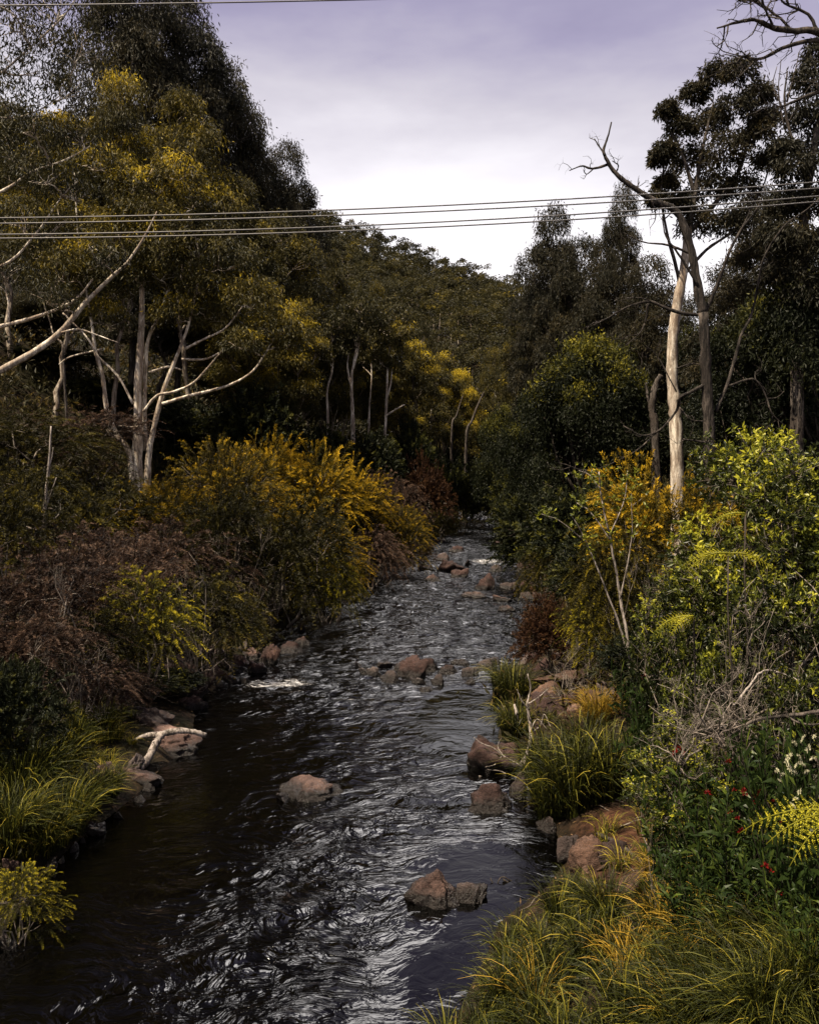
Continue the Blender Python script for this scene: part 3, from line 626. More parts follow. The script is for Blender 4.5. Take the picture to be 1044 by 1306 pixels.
# ------------------------------------------------------------------ left bank shrubs
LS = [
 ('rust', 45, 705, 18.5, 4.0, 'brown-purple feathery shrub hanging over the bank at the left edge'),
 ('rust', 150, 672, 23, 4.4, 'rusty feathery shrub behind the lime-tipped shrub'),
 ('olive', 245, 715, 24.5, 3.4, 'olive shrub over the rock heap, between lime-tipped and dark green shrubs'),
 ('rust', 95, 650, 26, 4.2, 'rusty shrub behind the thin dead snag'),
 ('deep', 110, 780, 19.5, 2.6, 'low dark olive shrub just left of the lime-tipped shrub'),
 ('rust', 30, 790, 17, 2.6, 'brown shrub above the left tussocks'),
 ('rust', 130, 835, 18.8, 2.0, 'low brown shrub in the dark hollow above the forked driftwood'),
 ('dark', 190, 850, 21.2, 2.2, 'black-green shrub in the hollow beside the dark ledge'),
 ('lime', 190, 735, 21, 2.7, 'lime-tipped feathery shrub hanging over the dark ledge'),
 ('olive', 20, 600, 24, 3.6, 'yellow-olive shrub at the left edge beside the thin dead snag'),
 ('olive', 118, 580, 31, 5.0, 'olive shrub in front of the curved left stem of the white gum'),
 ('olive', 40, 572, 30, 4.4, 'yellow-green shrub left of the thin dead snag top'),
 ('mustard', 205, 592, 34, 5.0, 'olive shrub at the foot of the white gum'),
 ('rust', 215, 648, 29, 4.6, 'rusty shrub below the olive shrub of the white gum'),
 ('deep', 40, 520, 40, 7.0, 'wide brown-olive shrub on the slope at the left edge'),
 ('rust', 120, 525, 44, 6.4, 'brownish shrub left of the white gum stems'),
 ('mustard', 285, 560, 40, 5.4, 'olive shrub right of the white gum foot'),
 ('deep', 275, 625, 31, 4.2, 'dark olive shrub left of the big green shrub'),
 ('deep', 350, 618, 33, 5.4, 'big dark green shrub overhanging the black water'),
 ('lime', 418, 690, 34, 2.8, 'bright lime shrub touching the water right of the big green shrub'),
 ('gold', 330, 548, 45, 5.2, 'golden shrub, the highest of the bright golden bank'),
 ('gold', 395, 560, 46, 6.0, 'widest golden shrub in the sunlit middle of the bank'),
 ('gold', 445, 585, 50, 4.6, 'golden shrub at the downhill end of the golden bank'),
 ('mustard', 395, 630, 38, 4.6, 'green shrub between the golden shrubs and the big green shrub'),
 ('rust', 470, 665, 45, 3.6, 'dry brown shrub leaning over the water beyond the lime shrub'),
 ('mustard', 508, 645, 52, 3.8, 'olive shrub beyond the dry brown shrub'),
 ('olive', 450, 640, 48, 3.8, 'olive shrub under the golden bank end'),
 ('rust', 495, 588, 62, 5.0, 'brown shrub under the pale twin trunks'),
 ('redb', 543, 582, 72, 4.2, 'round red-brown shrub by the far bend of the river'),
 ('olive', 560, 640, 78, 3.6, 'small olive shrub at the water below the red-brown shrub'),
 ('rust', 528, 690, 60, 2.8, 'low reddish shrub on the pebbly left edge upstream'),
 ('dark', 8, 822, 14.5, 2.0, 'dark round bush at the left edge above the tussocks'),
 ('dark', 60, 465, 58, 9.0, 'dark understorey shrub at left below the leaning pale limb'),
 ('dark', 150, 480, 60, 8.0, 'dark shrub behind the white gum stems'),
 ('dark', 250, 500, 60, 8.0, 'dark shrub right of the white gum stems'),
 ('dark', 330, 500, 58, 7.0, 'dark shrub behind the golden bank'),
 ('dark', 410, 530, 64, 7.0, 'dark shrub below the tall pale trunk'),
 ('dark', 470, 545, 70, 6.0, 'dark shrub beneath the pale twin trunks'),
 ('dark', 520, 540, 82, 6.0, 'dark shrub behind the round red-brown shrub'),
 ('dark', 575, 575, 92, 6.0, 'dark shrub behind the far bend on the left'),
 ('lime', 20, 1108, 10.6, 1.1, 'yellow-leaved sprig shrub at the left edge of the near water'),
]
for s_ in LS: plant(*s_, 'shrub', 'shrub', 'shrubs along the left bank')

# right bank shrubs and dense trees
RS = [
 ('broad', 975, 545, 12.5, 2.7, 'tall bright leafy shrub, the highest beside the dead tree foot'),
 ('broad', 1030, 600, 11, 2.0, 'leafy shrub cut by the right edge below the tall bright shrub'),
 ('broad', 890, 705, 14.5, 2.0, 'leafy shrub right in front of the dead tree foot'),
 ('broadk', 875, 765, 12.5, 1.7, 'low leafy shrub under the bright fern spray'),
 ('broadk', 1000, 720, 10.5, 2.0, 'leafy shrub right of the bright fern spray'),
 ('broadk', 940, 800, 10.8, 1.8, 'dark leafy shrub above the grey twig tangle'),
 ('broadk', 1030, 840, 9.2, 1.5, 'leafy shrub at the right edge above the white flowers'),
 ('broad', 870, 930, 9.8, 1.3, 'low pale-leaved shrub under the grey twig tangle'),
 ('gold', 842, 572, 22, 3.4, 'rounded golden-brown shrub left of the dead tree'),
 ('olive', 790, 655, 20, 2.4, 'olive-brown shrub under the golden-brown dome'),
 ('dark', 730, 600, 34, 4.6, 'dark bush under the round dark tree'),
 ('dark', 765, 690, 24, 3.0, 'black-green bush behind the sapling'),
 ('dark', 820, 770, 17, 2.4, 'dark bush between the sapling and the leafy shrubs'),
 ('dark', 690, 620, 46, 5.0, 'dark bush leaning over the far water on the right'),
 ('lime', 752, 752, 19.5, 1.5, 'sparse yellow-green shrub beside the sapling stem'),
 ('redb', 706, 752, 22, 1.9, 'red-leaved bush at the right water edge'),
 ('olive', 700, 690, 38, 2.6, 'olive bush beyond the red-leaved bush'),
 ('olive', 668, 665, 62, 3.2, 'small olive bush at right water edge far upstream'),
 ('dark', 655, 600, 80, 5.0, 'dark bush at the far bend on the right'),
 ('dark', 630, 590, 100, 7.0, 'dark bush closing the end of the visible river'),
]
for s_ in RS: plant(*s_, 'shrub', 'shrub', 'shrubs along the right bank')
plant('round', 748, 434, 40, 6.0, 'round dense dark tree with its sunlit top tinted light green beside the river', 'round_tree', 'tree')
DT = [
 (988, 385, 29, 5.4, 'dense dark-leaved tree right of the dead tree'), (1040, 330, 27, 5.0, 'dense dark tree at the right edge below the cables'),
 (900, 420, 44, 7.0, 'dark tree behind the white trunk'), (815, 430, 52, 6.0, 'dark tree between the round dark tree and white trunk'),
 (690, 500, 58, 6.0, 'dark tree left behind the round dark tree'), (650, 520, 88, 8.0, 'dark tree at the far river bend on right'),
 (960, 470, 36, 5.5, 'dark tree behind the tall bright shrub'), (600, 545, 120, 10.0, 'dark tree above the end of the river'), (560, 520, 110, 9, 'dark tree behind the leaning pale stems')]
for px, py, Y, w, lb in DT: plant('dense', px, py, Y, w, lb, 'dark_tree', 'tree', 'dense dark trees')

# ------------------------------------------------------------------ gum trees by kind
GT = [
 ('gumdark', 232, -25, 70, 10.5, 'tallest dark gum on the left skyline, cut by the top edge'),
 ('gumdark', 165, -60, 66, 10.5, 'dark gum beside the tallest, cut by the top edge'),
 ('gumdark', 288, 76, 74, 8.4, 'dark gum on the left skyline just below the tallest'),
 ('gumdark', 322, 150, 78, 7.0, 'narrow dark gum on the skyline between two rounder ones'),
 ('gumdark', 366, 186, 82, 7.6, 'rounded dark gum at the low end of the left skyline'),
 ('gum', 232, 116, 62, 8.4, 'grey-green drooping gum above the gold-topped crown'),
 ('gum', 300, 225, 64, 8.0, 'grey-brown drooping gum below the narrow skyline gum'),
 ('gum', 360, 275, 70, 8.0, 'drooping gum behind the cables below the rounded skyline gum'),
 ('gumgold', 140, 92, 52, 6.4, 'gum with golden top, highest of the gold-topped gums'),
 ('gumgold', 70, 150, 50, 7.0, 'gold-topped gum at left above the cables'),
 ('gum', 15, 130, 54, 7.0, 'thin grey gum against the sky gap at the left edge'),
 ('gum', 330, 355, 60, 7.0, 'olive drooping gum right of the white gum crown'),
 ('gumgold', 372, 385, 60, 5.6, 'gum with golden drooping crown above the golden bank'),
 ('gum', 418, 318, 98, 6.5, 'gum on the slope below the skyline notch'),
 ('gumgold', 400, 352, 84, 6.0, 'olive-topped gum on the slope left of the tall pale trunk'),
 ('gum', 448, 396, 80, 6.6, 'gum with the tallest pale trunk in the middle distance'),
 ('gum', 492, 415, 84, 6.6, 'gum with pale twin trunk right of the tallest pale trunk'),
 ('gum', 422, 400, 74, 5.8, 'slim gum left of the tallest pale trunk'),
 ('gumgold', 528, 436, 92, 6.6, 'gold-topped gum with a thin straight trunk'),
 ('gumgold', 562, 452, 108, 7.0, 'gold-topped gum right of the thin straight trunk'),
 ('gumgold', 592, 470, 118, 7.0, 'gold-topped gum above the leaning pale stems'),
 ('gum', 480, 362, 125, 6.0, 'gum on the mid slope under the far ridge'),
 ('gum', 535, 410, 125, 6.0, 'olive gum on the mid slope above the gold tops'),
 ('gum', 630, 445, 125, 6.0, 'gum on the slope right of the gold tops'),
 ('gum', 662, 470, 105, 7.0, 'gum with a short pale broken trunk by the far bend'),
 ('gumdark', 705, 262, 62, 5.6, 'dark gum on the right skyline, nearest the valley'),
 ('gumdark', 735, 300, 60, 5.4, 'dark gum behind the valley-side skyline gum'),
 ('gumdark', 790, 236, 56, 3.6, 'slender dark gum behind the bare dead limb'),
 ('gumdark', 688, 335, 70, 6.0, 'low dark gum at the foot of the right skyline'),
 ('gum', 664, 405, 92, 6.0, 'brown-green gum where the right trees meet the far hill'),
 ('gum', 710, 385, 72, 6.4, 'gum above the round dark tree'),
 ('gumdark', 770, 350, 56, 5.4, 'dark gum behind the dead branches'),
 ('gumdark', 830, 330, 48, 5.0, 'dark gum behind the dead tree fork'),
 ('gumdark', 930, 330, 40, 5.0, 'dark gum right behind the dead tree limbs'),
 ('gumdark', 985, 240, 36, 5.0, 'dark gum under the cables near the right edge'),
 ('gum', 300, 420, 72, 7.0, 'shadowed gum behind the pale curving limb of the white gum'),
 ('gumdark', 60, 380, 62, 8.0, 'dark gum behind the leaning pale limb'),
 ('gumdark', 200, 330, 66, 8.0, 'dark gum behind the white gum trunk'),
]
for s_ in GT: plant(*s_, 'gum_tree', 'tree', 'gum trees on the valley sides')

# ------------------------------------------------------------------ hero trees, built along the limbs seen in the photo
def limb(tr, pts, Y, rpx0, rpx1, ns=9, tint=.5, rough=.04, skel=None, yj=.0, m=0):
    """pts photo pixels (optionally with own distance); radius in photo pixels"""
    off = 0.0; P = []
    for p in pts:
        off += rng.normal() * yj; P.append(at(p[0], p[1], (p[2] if len(p) > 2 else Y) + off))
    P = catmull(P, 5); L = len(P)
    P = P + np.cumsum(rng.normal(size=P.shape), 0) * .004
    tube(tr, P, np.linspace(rpx0, rpx1, L) * Y / F * (1 + .06 * rng.normal(size=L)), ns, tint, rough, m)
    if skel is not None: skel.extend(P[L // 3:])
    return P
def to_local(g, base):
    g.v = [v - base for v in g.v]
def hero(name, base, geos, mats, names, label, cat, group=None):
    for g in geos: to_local(g, base)
    parts = [(names[i], geos[i].mesh(name + '_' + names[i], mats[i], names[i] != 'crown')) for i in range(len(geos))]
    return place(name, parts, base, label, cat, group)
def crown_lobes(cg, tr, skel, L, Y, ncl=46, nleaf=26, ll=.28, lw=.06, hang=1.0, yj=.8, t0=.3, br=.05, spread=.22, m=0):
    S = np.array(skel)
    for l in L:
        px, py, rp = l[:3]; gd = l[3] if len(l) > 3 else 0.0
        c = at(px, py, Y + rng.normal() * yj); r = rp * Y / F * .92
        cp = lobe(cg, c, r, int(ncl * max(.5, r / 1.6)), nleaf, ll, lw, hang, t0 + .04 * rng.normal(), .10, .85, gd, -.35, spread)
        dd = np.linalg.norm((S - c) * np.array([1, .5, 1]), axis=1) + 2.0 * np.clip(S[:, 2] - c[2] + .3, 0, None)
        a = S[np.argmin(dd)]; Q = wander(a, c - np.array([0, 0, r * .25]), 8, .35, .06)
        tube(tr, Q, np.linspace(br, .016, 8), 5, .5, 0, m)
        for q in rng.integers(0, len(cp), 7): tube(tr, wander(Q[rng.integers(4, 8)], cp[q], 4, .3), np.linspace(.02, .006, 4), 3, .5, 0, m)

# the white gum
Y = 45; tr = Geo(); cg = Geo(); sk = []
bz = gz(*at(178, 585, Y)[:2]); base = np.array([at(178, 585, Y)[0], Y, bz])
foot = 610 - (bz - 6) * F / Y + 8
limb(tr, [(176, foot), (175, 590), (176, 540), (176, 490), (180, 430), (181, 370), (178, 300), (186, 240), (195, 215)], Y, 7.5, .8, 12, skel=sk)
limb(tr, [(172, foot), (165, 580), (150, 555), (137, 525), (131, 480), (121, 445), (118, 420), (110, 370), (100, 300), (95, 220)], Y - .3, 4.0, .6, 10, skel=sk)
limb(tr, [(186, foot), (190, 580), (197, 545), (207, 505), (220, 470), (232, 440), (245, 400), (255, 330), (240, 270)], Y - .5, 4.3, .6, 10, skel=sk)
limb(tr, [(207, 515), (240, 505), (290, 492), (320, 475), (335, 455), (350, 430)], Y - .6, 2.3, .8, 7, skel=sk)
limb(tr, [(183, 525), (200, 505), (220, 500), (245, 490), (265, 470), (290, 440)], Y - 1, 2, .9, 6, skel=sk)
limb(tr, [(170, 515), (150, 480), (125, 455), (110, 430), (80, 400)], Y - .8, 2, 1, 6, skel=sk)
limb(tr, [(190, 475), (215, 468), (232, 472)], Y, 1.7, 1, 6, skel=sk)
limb(tr, [(232, 458), (262, 458), (280, 450)], Y - .5, 1.7, .8, 6, skel=sk)
limb(tr, [(236, 445), (262, 432), (288, 418), (310, 390)], Y - .5, 1.8, .9, 6, skel=sk)
limb(tr, [(186, 575), (185, 520), (188, 440), (205, 400), (222, 350), (240, 325)], Y + .5, 3.2, 1.5, 7, skel=sk)
limb(tr, [(150, 543), (170, 545), (180, 543)], Y - .3, 1.4, 1, 5)
limb(tr, [(181, 370), (155, 310), (144, 250), (140, 215)], Y, 2.4, .6, 6, skel=sk)
limb(tr, [(180, 350), (230, 300), (245, 280)], Y, 2.2, 1, 6, skel=sk)
limb(tr, [(130, 445), (90, 455), (75, 465)], Y, 1.4, .7, 5)
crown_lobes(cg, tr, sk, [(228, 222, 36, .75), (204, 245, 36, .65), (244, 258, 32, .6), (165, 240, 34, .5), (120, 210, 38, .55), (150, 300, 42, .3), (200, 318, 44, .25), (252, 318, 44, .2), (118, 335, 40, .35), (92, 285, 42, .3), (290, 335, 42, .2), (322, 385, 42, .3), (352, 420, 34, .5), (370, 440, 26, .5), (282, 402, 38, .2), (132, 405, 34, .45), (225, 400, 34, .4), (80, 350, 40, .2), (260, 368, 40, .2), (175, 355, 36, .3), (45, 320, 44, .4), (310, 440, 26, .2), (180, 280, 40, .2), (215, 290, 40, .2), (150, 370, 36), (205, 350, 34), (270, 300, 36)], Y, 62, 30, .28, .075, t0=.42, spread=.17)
hero('gum_tree', base, [tr, cg], [PALEBARK, GUM], ['trunk', 'crown'], 'white gum with three pale stems and golden-topped crown on the left bank', 'tree')

# gum outside the left edge whose pale limbs reach in
Y = 30; tr = Geo(); cg = Geo(); sk = []
bx = at(-150, 500, Y); base = np.array([bx[0], Y, gz(bx[0], Y)])
limb(tr, [(-150, 610 - (base[2] - 6) * F / Y + 8), (-140, 480), (-120, 380), (-110, 250), (-90, 120), (-70, 0)], Y, 13, 6, 10, skel=sk)
limb(tr, [(-140, 520), (-60, 498), (0, 472), (40, 450), (75, 425), (110, 385), (140, 355), (162, 335), (185, 300), (200, 270)], Y, 5.8, .7, 9, skel=sk)
limb(tr, [(78, 424), (100, 420), (125, 428), (150, 437)], Y - .2, 1.4, .6, 5)
limb(tr, [(-110, 440), (-20, 421), (50, 402), (95, 382), (118, 355)], Y + .5, 3.2, 1.2, 6, skel=sk)
limb(tr, [(-110, 290), (0, 245), (40, 220), (80, 205), (115, 186)], Y, 2.6, .7, 6, skel=sk)
limb(tr, [(-110, 360), (0, 340), (45, 300), (80, 250), (100, 230)], Y, 2.0, .6, 6, skel=sk)
limb(tr, [(-95, 150), (-20, 110), (40, 60), (90, 10), (110, -40)], Y, 1.8, .7, 6, skel=sk)
limb(tr, [(-90, 120), (0, 150), (50, 140), (90, 110)], Y, 1.4, .5, 6, skel=sk)
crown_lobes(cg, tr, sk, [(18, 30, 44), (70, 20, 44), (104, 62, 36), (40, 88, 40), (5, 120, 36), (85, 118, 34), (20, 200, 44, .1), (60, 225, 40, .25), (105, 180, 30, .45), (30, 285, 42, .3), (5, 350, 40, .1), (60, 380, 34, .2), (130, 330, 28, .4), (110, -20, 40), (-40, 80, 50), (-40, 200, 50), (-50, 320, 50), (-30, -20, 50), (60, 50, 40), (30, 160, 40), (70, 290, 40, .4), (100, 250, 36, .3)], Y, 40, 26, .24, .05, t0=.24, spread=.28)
hero('gum_tree', base, [tr, cg], [PALEBARK, GUM], ['trunk', 'crown'], 'gum beyond the left edge whose long pale limb leans into view', 'tree')

# dead tree, right bank
Y = 24; g = Geo()
b = at(909, 690, Y); bz = gz(b[0], Y); base = np.array([b[0], Y, bz]); foot = 610 - (bz - 6) * F / Y + 10
limb(g, [(910, foot), (908, 690), (906, 600), (903, 530), (900, 460), (897, 400)], Y, 8.6, 6.4, 12, .3, .08)
limb(g, [(897, 400), (890, 370), (882, 320), (872, 290), (860, 268), (830, 255), (805, 238), (785, 222), (774, 205), (770, 192), (775, 175), (780, 155)], Y, 6.2, .8, 9, .3, .06)
for pts, r0, r1 in [([(774, 210), (755, 216), (742, 212), (725, 218)], 2, .8), ([(771, 198), (764, 188), (757, 176)], 1.6, .7), ([(783, 222), (788, 212), (781, 206)], 1.3, .7), ([(810, 242), (815, 232)], 1.5, .7), ([(756, 216), (748, 222), (744, 216)], 1, .5),
    ([(898, 400), (915, 360), (930, 320), (945, 292), (966, 264), (975, 240)], 3.0, .7), ([(945, 292), (955, 270), (952, 255)], 1.2, .5), ([(912, 525), (925, 495), (935, 465), (945, 430), (960, 400), (968, 360), (975, 330), (1000, 290), (1030, 268), (1060, 240)], 2.8, .9),
    ([(930, 492), (950, 485), (963, 486), (975, 505), (985, 530), (1002, 546)], 2, .8), ([(978, 508), (990, 507), (1000, 498)], 1.2, .6), ([(963, 486), (962, 476), (965, 470)], 1, .5), ([(985, 530), (975, 548), (960, 545)], 1, .5),
    ([(899, 402), (865, 398), (838, 388), (824, 385), (800, 391), (775, 405), (756, 415)], 2.6, .9), ([(826, 387), (822, 410), (814, 426), (797, 441)], 1.6, .7), ([(838, 388), (815, 380), (790, 384)], 1, .5), ([(814, 426), (800, 428)], 1, .5),
    ([(903, 488), (880, 500), (867, 508), (862, 526), (842, 550), (820, 557), (796, 545)], 2.6, 1), ([(836, 552), (815, 572), (790, 586), (750, 600), (712, 590)], 1.4, .6), ([(866, 520), (880, 535), (900, 537)], 1.4, .7), ([(862, 500), (838, 455), (822, 440)], 1, .5),
    ([(884, 325), (850, 312), (820, 308), (795, 296)], 1.8, .7), ([(905, 565), (885, 562), (870, 560)], 2, 1), ([(890, 365), (870, 330), (850, 300), (845, 275)], 2, .8), ([(830, 255), (835, 275), (828, 290)], 1.2, .5), ([(862, 470), (880, 465), (897, 468)], 1.3, .8)]:
    P = limb(g, pts, Y, r0 * .9, r1 * .8, 6, .5, .05, yj=.12)
    for k in range(max(2, len(P) // 6)):
        i = rng.integers(len(P) // 3, len(P) - 1); d = unit(unit(P[i + 1] - P[i]) + rng.normal(size=3) * np.array([.7, .5, .7])); l = rng.uniform(.25, .8)
        twiggy(g, wander(P[i], P[i] + d * l, 6, .5), .012, .004, 1, 3, .9, .5, .3, 4)
hero('dead_tree', base, [g], [DEADW if False else bark_mat('dead_grey_bark', (.085, .07, .06), (.010, .008, .007), (.022, .017, .014), (7, 7, 1.2), 1.0, .58, .12)], ['trunk'], 'bare dead grey tree with twisted limbs standing tall on the right bank', 'dead tree')

# white-trunked gum behind the dead tree
Y = 32; tr = Geo(); cg = Geo(); sk = []
b = at(862, 560, Y); bz = gz(b[0], Y); base = np.array([b[0], Y, bz]); foot = 610 - (bz - 6) * F / Y + 10
limb(tr, [(864, foot), (862, 565), (860, 520), (857, 480), (857, 430), (863, 390), (871, 345), (876, 300), (877, 290)], Y, 8.8, 4.6, 12, skel=sk)
limb(tr, [(877, 292), (886, 250), (896, 190), (910, 130)], Y, 4.4, 1, 10, skel=sk, m=1)
limb(tr, [(869, 375), (860, 335), (850, 300), (842, 250), (845, 210), (838, 180)], Y, 2.6, .8, 7, skel=sk, m=1)
limb(tr, [(875, 300), (910, 260), (940, 220), (955, 160), (945, 110)], Y, 4, 1, 7, skel=sk, m=1)
limb(tr, [(886, 250), (870, 200), (850, 160), (845, 140)], Y, 2.5, .8, 6, skel=sk, m=1)
limb(tr, [(872, 350), (900, 318), (940, 288), (975, 230), (985, 170)], Y, 2.2, .8, 6, skel=sk, m=1)
crown_lobes(cg, tr, sk, [(845, 195, 17), (850, 142, 14), (868, 165, 20), (885, 120, 18), (912, 96, 22), (945, 92, 22), (966, 122, 20), (935, 140, 24), (900, 160, 26), (880, 205, 26), (925, 195, 30), (962, 175, 24), (850, 235, 16), (905, 240, 28), (945, 240, 26), (980, 205, 20), (838, 255, 13), (975, 150, 16), (890, 285, 26), (930, 290, 26), (865, 260, 18), (840, 205, 11)], Y, 110, 26, .2, .06, .7, .6, .42, .03, .22, 1)
hero('gum_tree', base, [tr, cg], [[PALEBARK, GBARK], GUMDARK], ['trunk', 'crown'], 'tall gum with thick white trunk right behind the bare dead tree', 'tree')

# stump trunk left of it
Y = 38; tr = Geo(); b = at(838, 560, Y); base = np.array([b[0], Y, gz(b[0], Y)])
limb(tr, [(838, 610 - (base[2] - 6) * F / Y + 8), (836, 560), (831, 520), (836, 490), (843, 478)], Y, 6.2, 3.0, 10, .4, .08)
limb(tr, [(831, 525), (826, 505), (824, 488)], Y, 2.6, 1.6, 7, .4, .08)
hero('dead_tree', base, [tr], [GBARK], ['trunk'], 'broken grey trunk left of the white-trunked gum', 'tree stump')

# tree at the right edge
Y = 26; tr = Geo(); cg = Geo(); sk = []
b = at(1030, 600, Y); base = np.array([b[0], Y, gz(b[0], Y)])
limb(tr, [(1015, 610 - (base[2] - 6) * F / Y + 8), (1016, 500), (1018, 400), (1022, 320), (1030, 240), (1040, 180), (1055, 120)], Y, 9, 4, 10, skel=sk)
limb(tr, [(1030, 240), (1010, 180), (1000, 130), (1003, 90)], Y, 2.4, .8, 6, skel=sk)
limb(tr, [(1022, 320), (1060, 270), (1090, 200)], Y, 4, 2, 6, skel=sk)
for pts in [[(1000, 165), (992, 120), (995, 75)], [(1003, 130), (1012, 95), (1020, 62)], [(998, 140), (985, 110), (990, 85)]]: limb(tr, pts, Y, 1.2, .4, 5)
crown_lobes(cg, tr, sk, [(1040, 100, 30), (1030, 150, 28), (1050, 190, 34), (1015, 215, 26), (1000, 260, 28), (1040, 260, 34), (1010, 310, 32), (1045, 330, 36), (985, 300, 20), (1075, 120, 40), (1080, 250, 40), (1000, 190, 16), (1050, 65, 24), (990, 350, 26), (1025, 380, 32)], Y, 110, 26, .18, .055, .9, .5, .36, .03)
hero('gum_tree', base, [tr, cg], [GBARK, GUMDARK], ['trunk', 'crown'], 'dark drooping gum cut by the right edge below the overhanging bare branch', 'tree')

# bare branches overhanging at the top right
Y = 10.5; g = Geo()
b = at(1190, 600, Y); base = np.array([b[0], Y, gz(b[0], Y)])
limb(g, [(1190, 610 - (base[2] - 6) * F / Y + 20), (1185, 600), (1180, 300), (1170, 150), (1160, 40)], Y, 18, 11, 10, .3)
for pts, r0, r1 in [([(1170, 130), (1100, 70), (1044, 42), (1010, 41), (985, 37), (962, 26), (938, 30), (914, 36)], 6, 1), ([(1080, 60), (1040, 50), (1000, 60), (970, 72), (948, 70), (938, 80)], 3.4, .8), ([(1170, 160), (1090, 110), (1044, 118), (1010, 132), (990, 136)], 3.5, 1), ([(1044, 42), (1030, 20), (1000, 5), (985, -25)], 2.4, .8), ([(985, 37), (975, 10), (955, -10)], 1.7, .7), ([(1010, 41), (990, 22), (965, 5), (940, 2), (925, -4)], 1.8, .6)]:
    P = limb(g, pts, Y, r0, r1, 7, .3, .05, yj=.06)
    Pv = P[len(P) // 3:]
    for k in range(9):
        i = rng.integers(0, len(Pv) - 1); T = unit(Pv[i + 1] - Pv[i]); d = unit(T * .8 + rng.normal(size=3) * np.array([.6, .3, .6]))
        l = rng.uniform(.2, .55); Q = wander(Pv[i], Pv[i] + d * l, 6, .5)
        twiggy(g, Q, .011, .004, 1, 4, .9, .5, .3, 4)
hero('bare_tree', base, [g], [DBARK], ['trunk'], 'bare dark branches overhanging from a tree beyond the top right corner', 'tree')

# leaning pale stems and snags in the middle distance and on the left
def snag(pts, Y, r0, r1, label, m=None, extra=(), name='dead_tree', lobes=None):
    g = Geo(); b = at(pts[0][0], pts[0][1], Y); base = np.array([b[0], Y, gz(b[0], Y)])
    fp = 610 - (base[2] - 6) * F / Y + 5
    limb(g, [(pts[0][0], max(fp, pts[0][1]))] + pts, Y, r0, r1, 8, .5, .06)
    for e, a_, c_ in extra: limb(g, e, Y, a_, c_, 5, .5, .05)
    if lobes:
        cg = Geo(); crown_lobes(cg, g, [at(p[0], p[1], Y) for p in pts[1:]], lobes, Y, 50, 26, .34, .1, t0=.34)
        hero(name, base, [g, cg], [m or DEADW, GUM], ['trunk', 'crown'], label, 'tree')
    else: hero(name, base, [g], [m or DEADW], ['trunk'], label, 'dead tree')
snag([(576, 552), (582, 530), (590, 505)], 100, 1.8, .7, 'thin pale stem leaning right above the far river bend', GBARK)
snag([(594, 562), (602, 535), (614, 505), (622, 492)], 102, 2.2, .9, 'thicker pale stem leaning right, with a broken top, near the far bend', GBARK, extra=[([(614, 505), (608, 495)], 1, .6)])
snag([(660, 580), (661, 545), (658, 515)], 84, 3.2, 2.6, 'short broken pale trunk standing right of the far bend', WBARK, [([(662, 540), (668, 520), (664, 508)], 1.6, .8)])
snag([(55, 690), (58, 640), (62, 595), (64, 545)], 24.5, 3.6, 1.0, 'thin dead snag with flaking bark standing in the rusty shrubs', None, [([(58, 650), (66, 630), (72, 610)], 1, .5), ([(60, 600), (66, 585), (68, 570)], 1, .5), ([(57, 670), (75, 655), (76, 640)], .8, .4)], 'dead_snag')
snag([(85, 540), (83, 500), (80, 440)], 46, 2.2, 1.6, 'thin brown dead stem left of the white gum', GBARK)
snag([(450, 560), (449, 520), (448, 480), (454, 445), (459, 410), (461, 385)], 70, 3.2, .4, 'pale gum trunk standing tallest behind the golden bank', PALEBARK, [([(449, 500), (443, 470), (444, 450)], 1.6, .8), ([(451, 470), (458, 440), (462, 410)], 1.2, .6)], 'gum_tree', [(438, 405, 22), (462, 392, 24), (448, 425, 18), (474, 415, 20), (430, 430, 16, .3), (455, 440, 14)])
snag([(490, 575), (491, 545), (493, 500), (494, 470), (497, 435), (496, 400)], 72, 2.4, .4, 'pale gum trunk with a side branch pointing right', PALEBARK, [([(492, 530), (505, 522), (516, 516)], 1.5, .7), ([(493, 510), (498, 490), (500, 470)], 1.2, .6)], 'gum_tree', [(488, 418, 22), (505, 405, 22), (496, 440, 18), (515, 425, 18, .4), (482, 455, 14), (506, 462, 14)])
snag([(418, 540), (417, 500), (424, 470), (422, 440), (426, 405)], 68, 2.0, .5, 'slim crooked pale trunk left of the tallest pale one', PALEBARK, (), 'gum_tree', [(415, 430, 20), (430, 415, 20), (408, 455, 16), (428, 450, 16)])
snag([(527, 560), (527, 520), (526, 470)], 84, 1.8, 1.2, 'thin straight reddish trunk right of the pale trunks', DBARK, (), 'gum_tree', [(525, 450, 20, .6), (540, 462, 18, .7), (515, 470, 16, .3), (534, 486, 14)])

snag([(470, 560), (471, 520), (474, 480), (472, 450)], 76, 1.6, .6, 'very slim pale trunk between the two pale gum trunks', PALEBARK, (), 'gum_tree', [(470, 440, 16), (482, 452, 14), (462, 458, 13)])
snag([(548, 560), (550, 525), (556, 495), (555, 480)], 96, 1.7, .7, 'slim pale trunk under the gold-topped gums', PALEBARK, (), 'gum_tree', [(550, 478, 16, .4), (562, 486, 14), (545, 492, 12)])
snag([(640, 575), (641, 545), (637, 515), (640, 490)], 98, 1.8, .7, 'slim pale trunk just left of the short broken pale trunk', PALEBARK, (), 'gum_tree', [(636, 484, 16), (648, 478, 16), (630, 498, 12)])

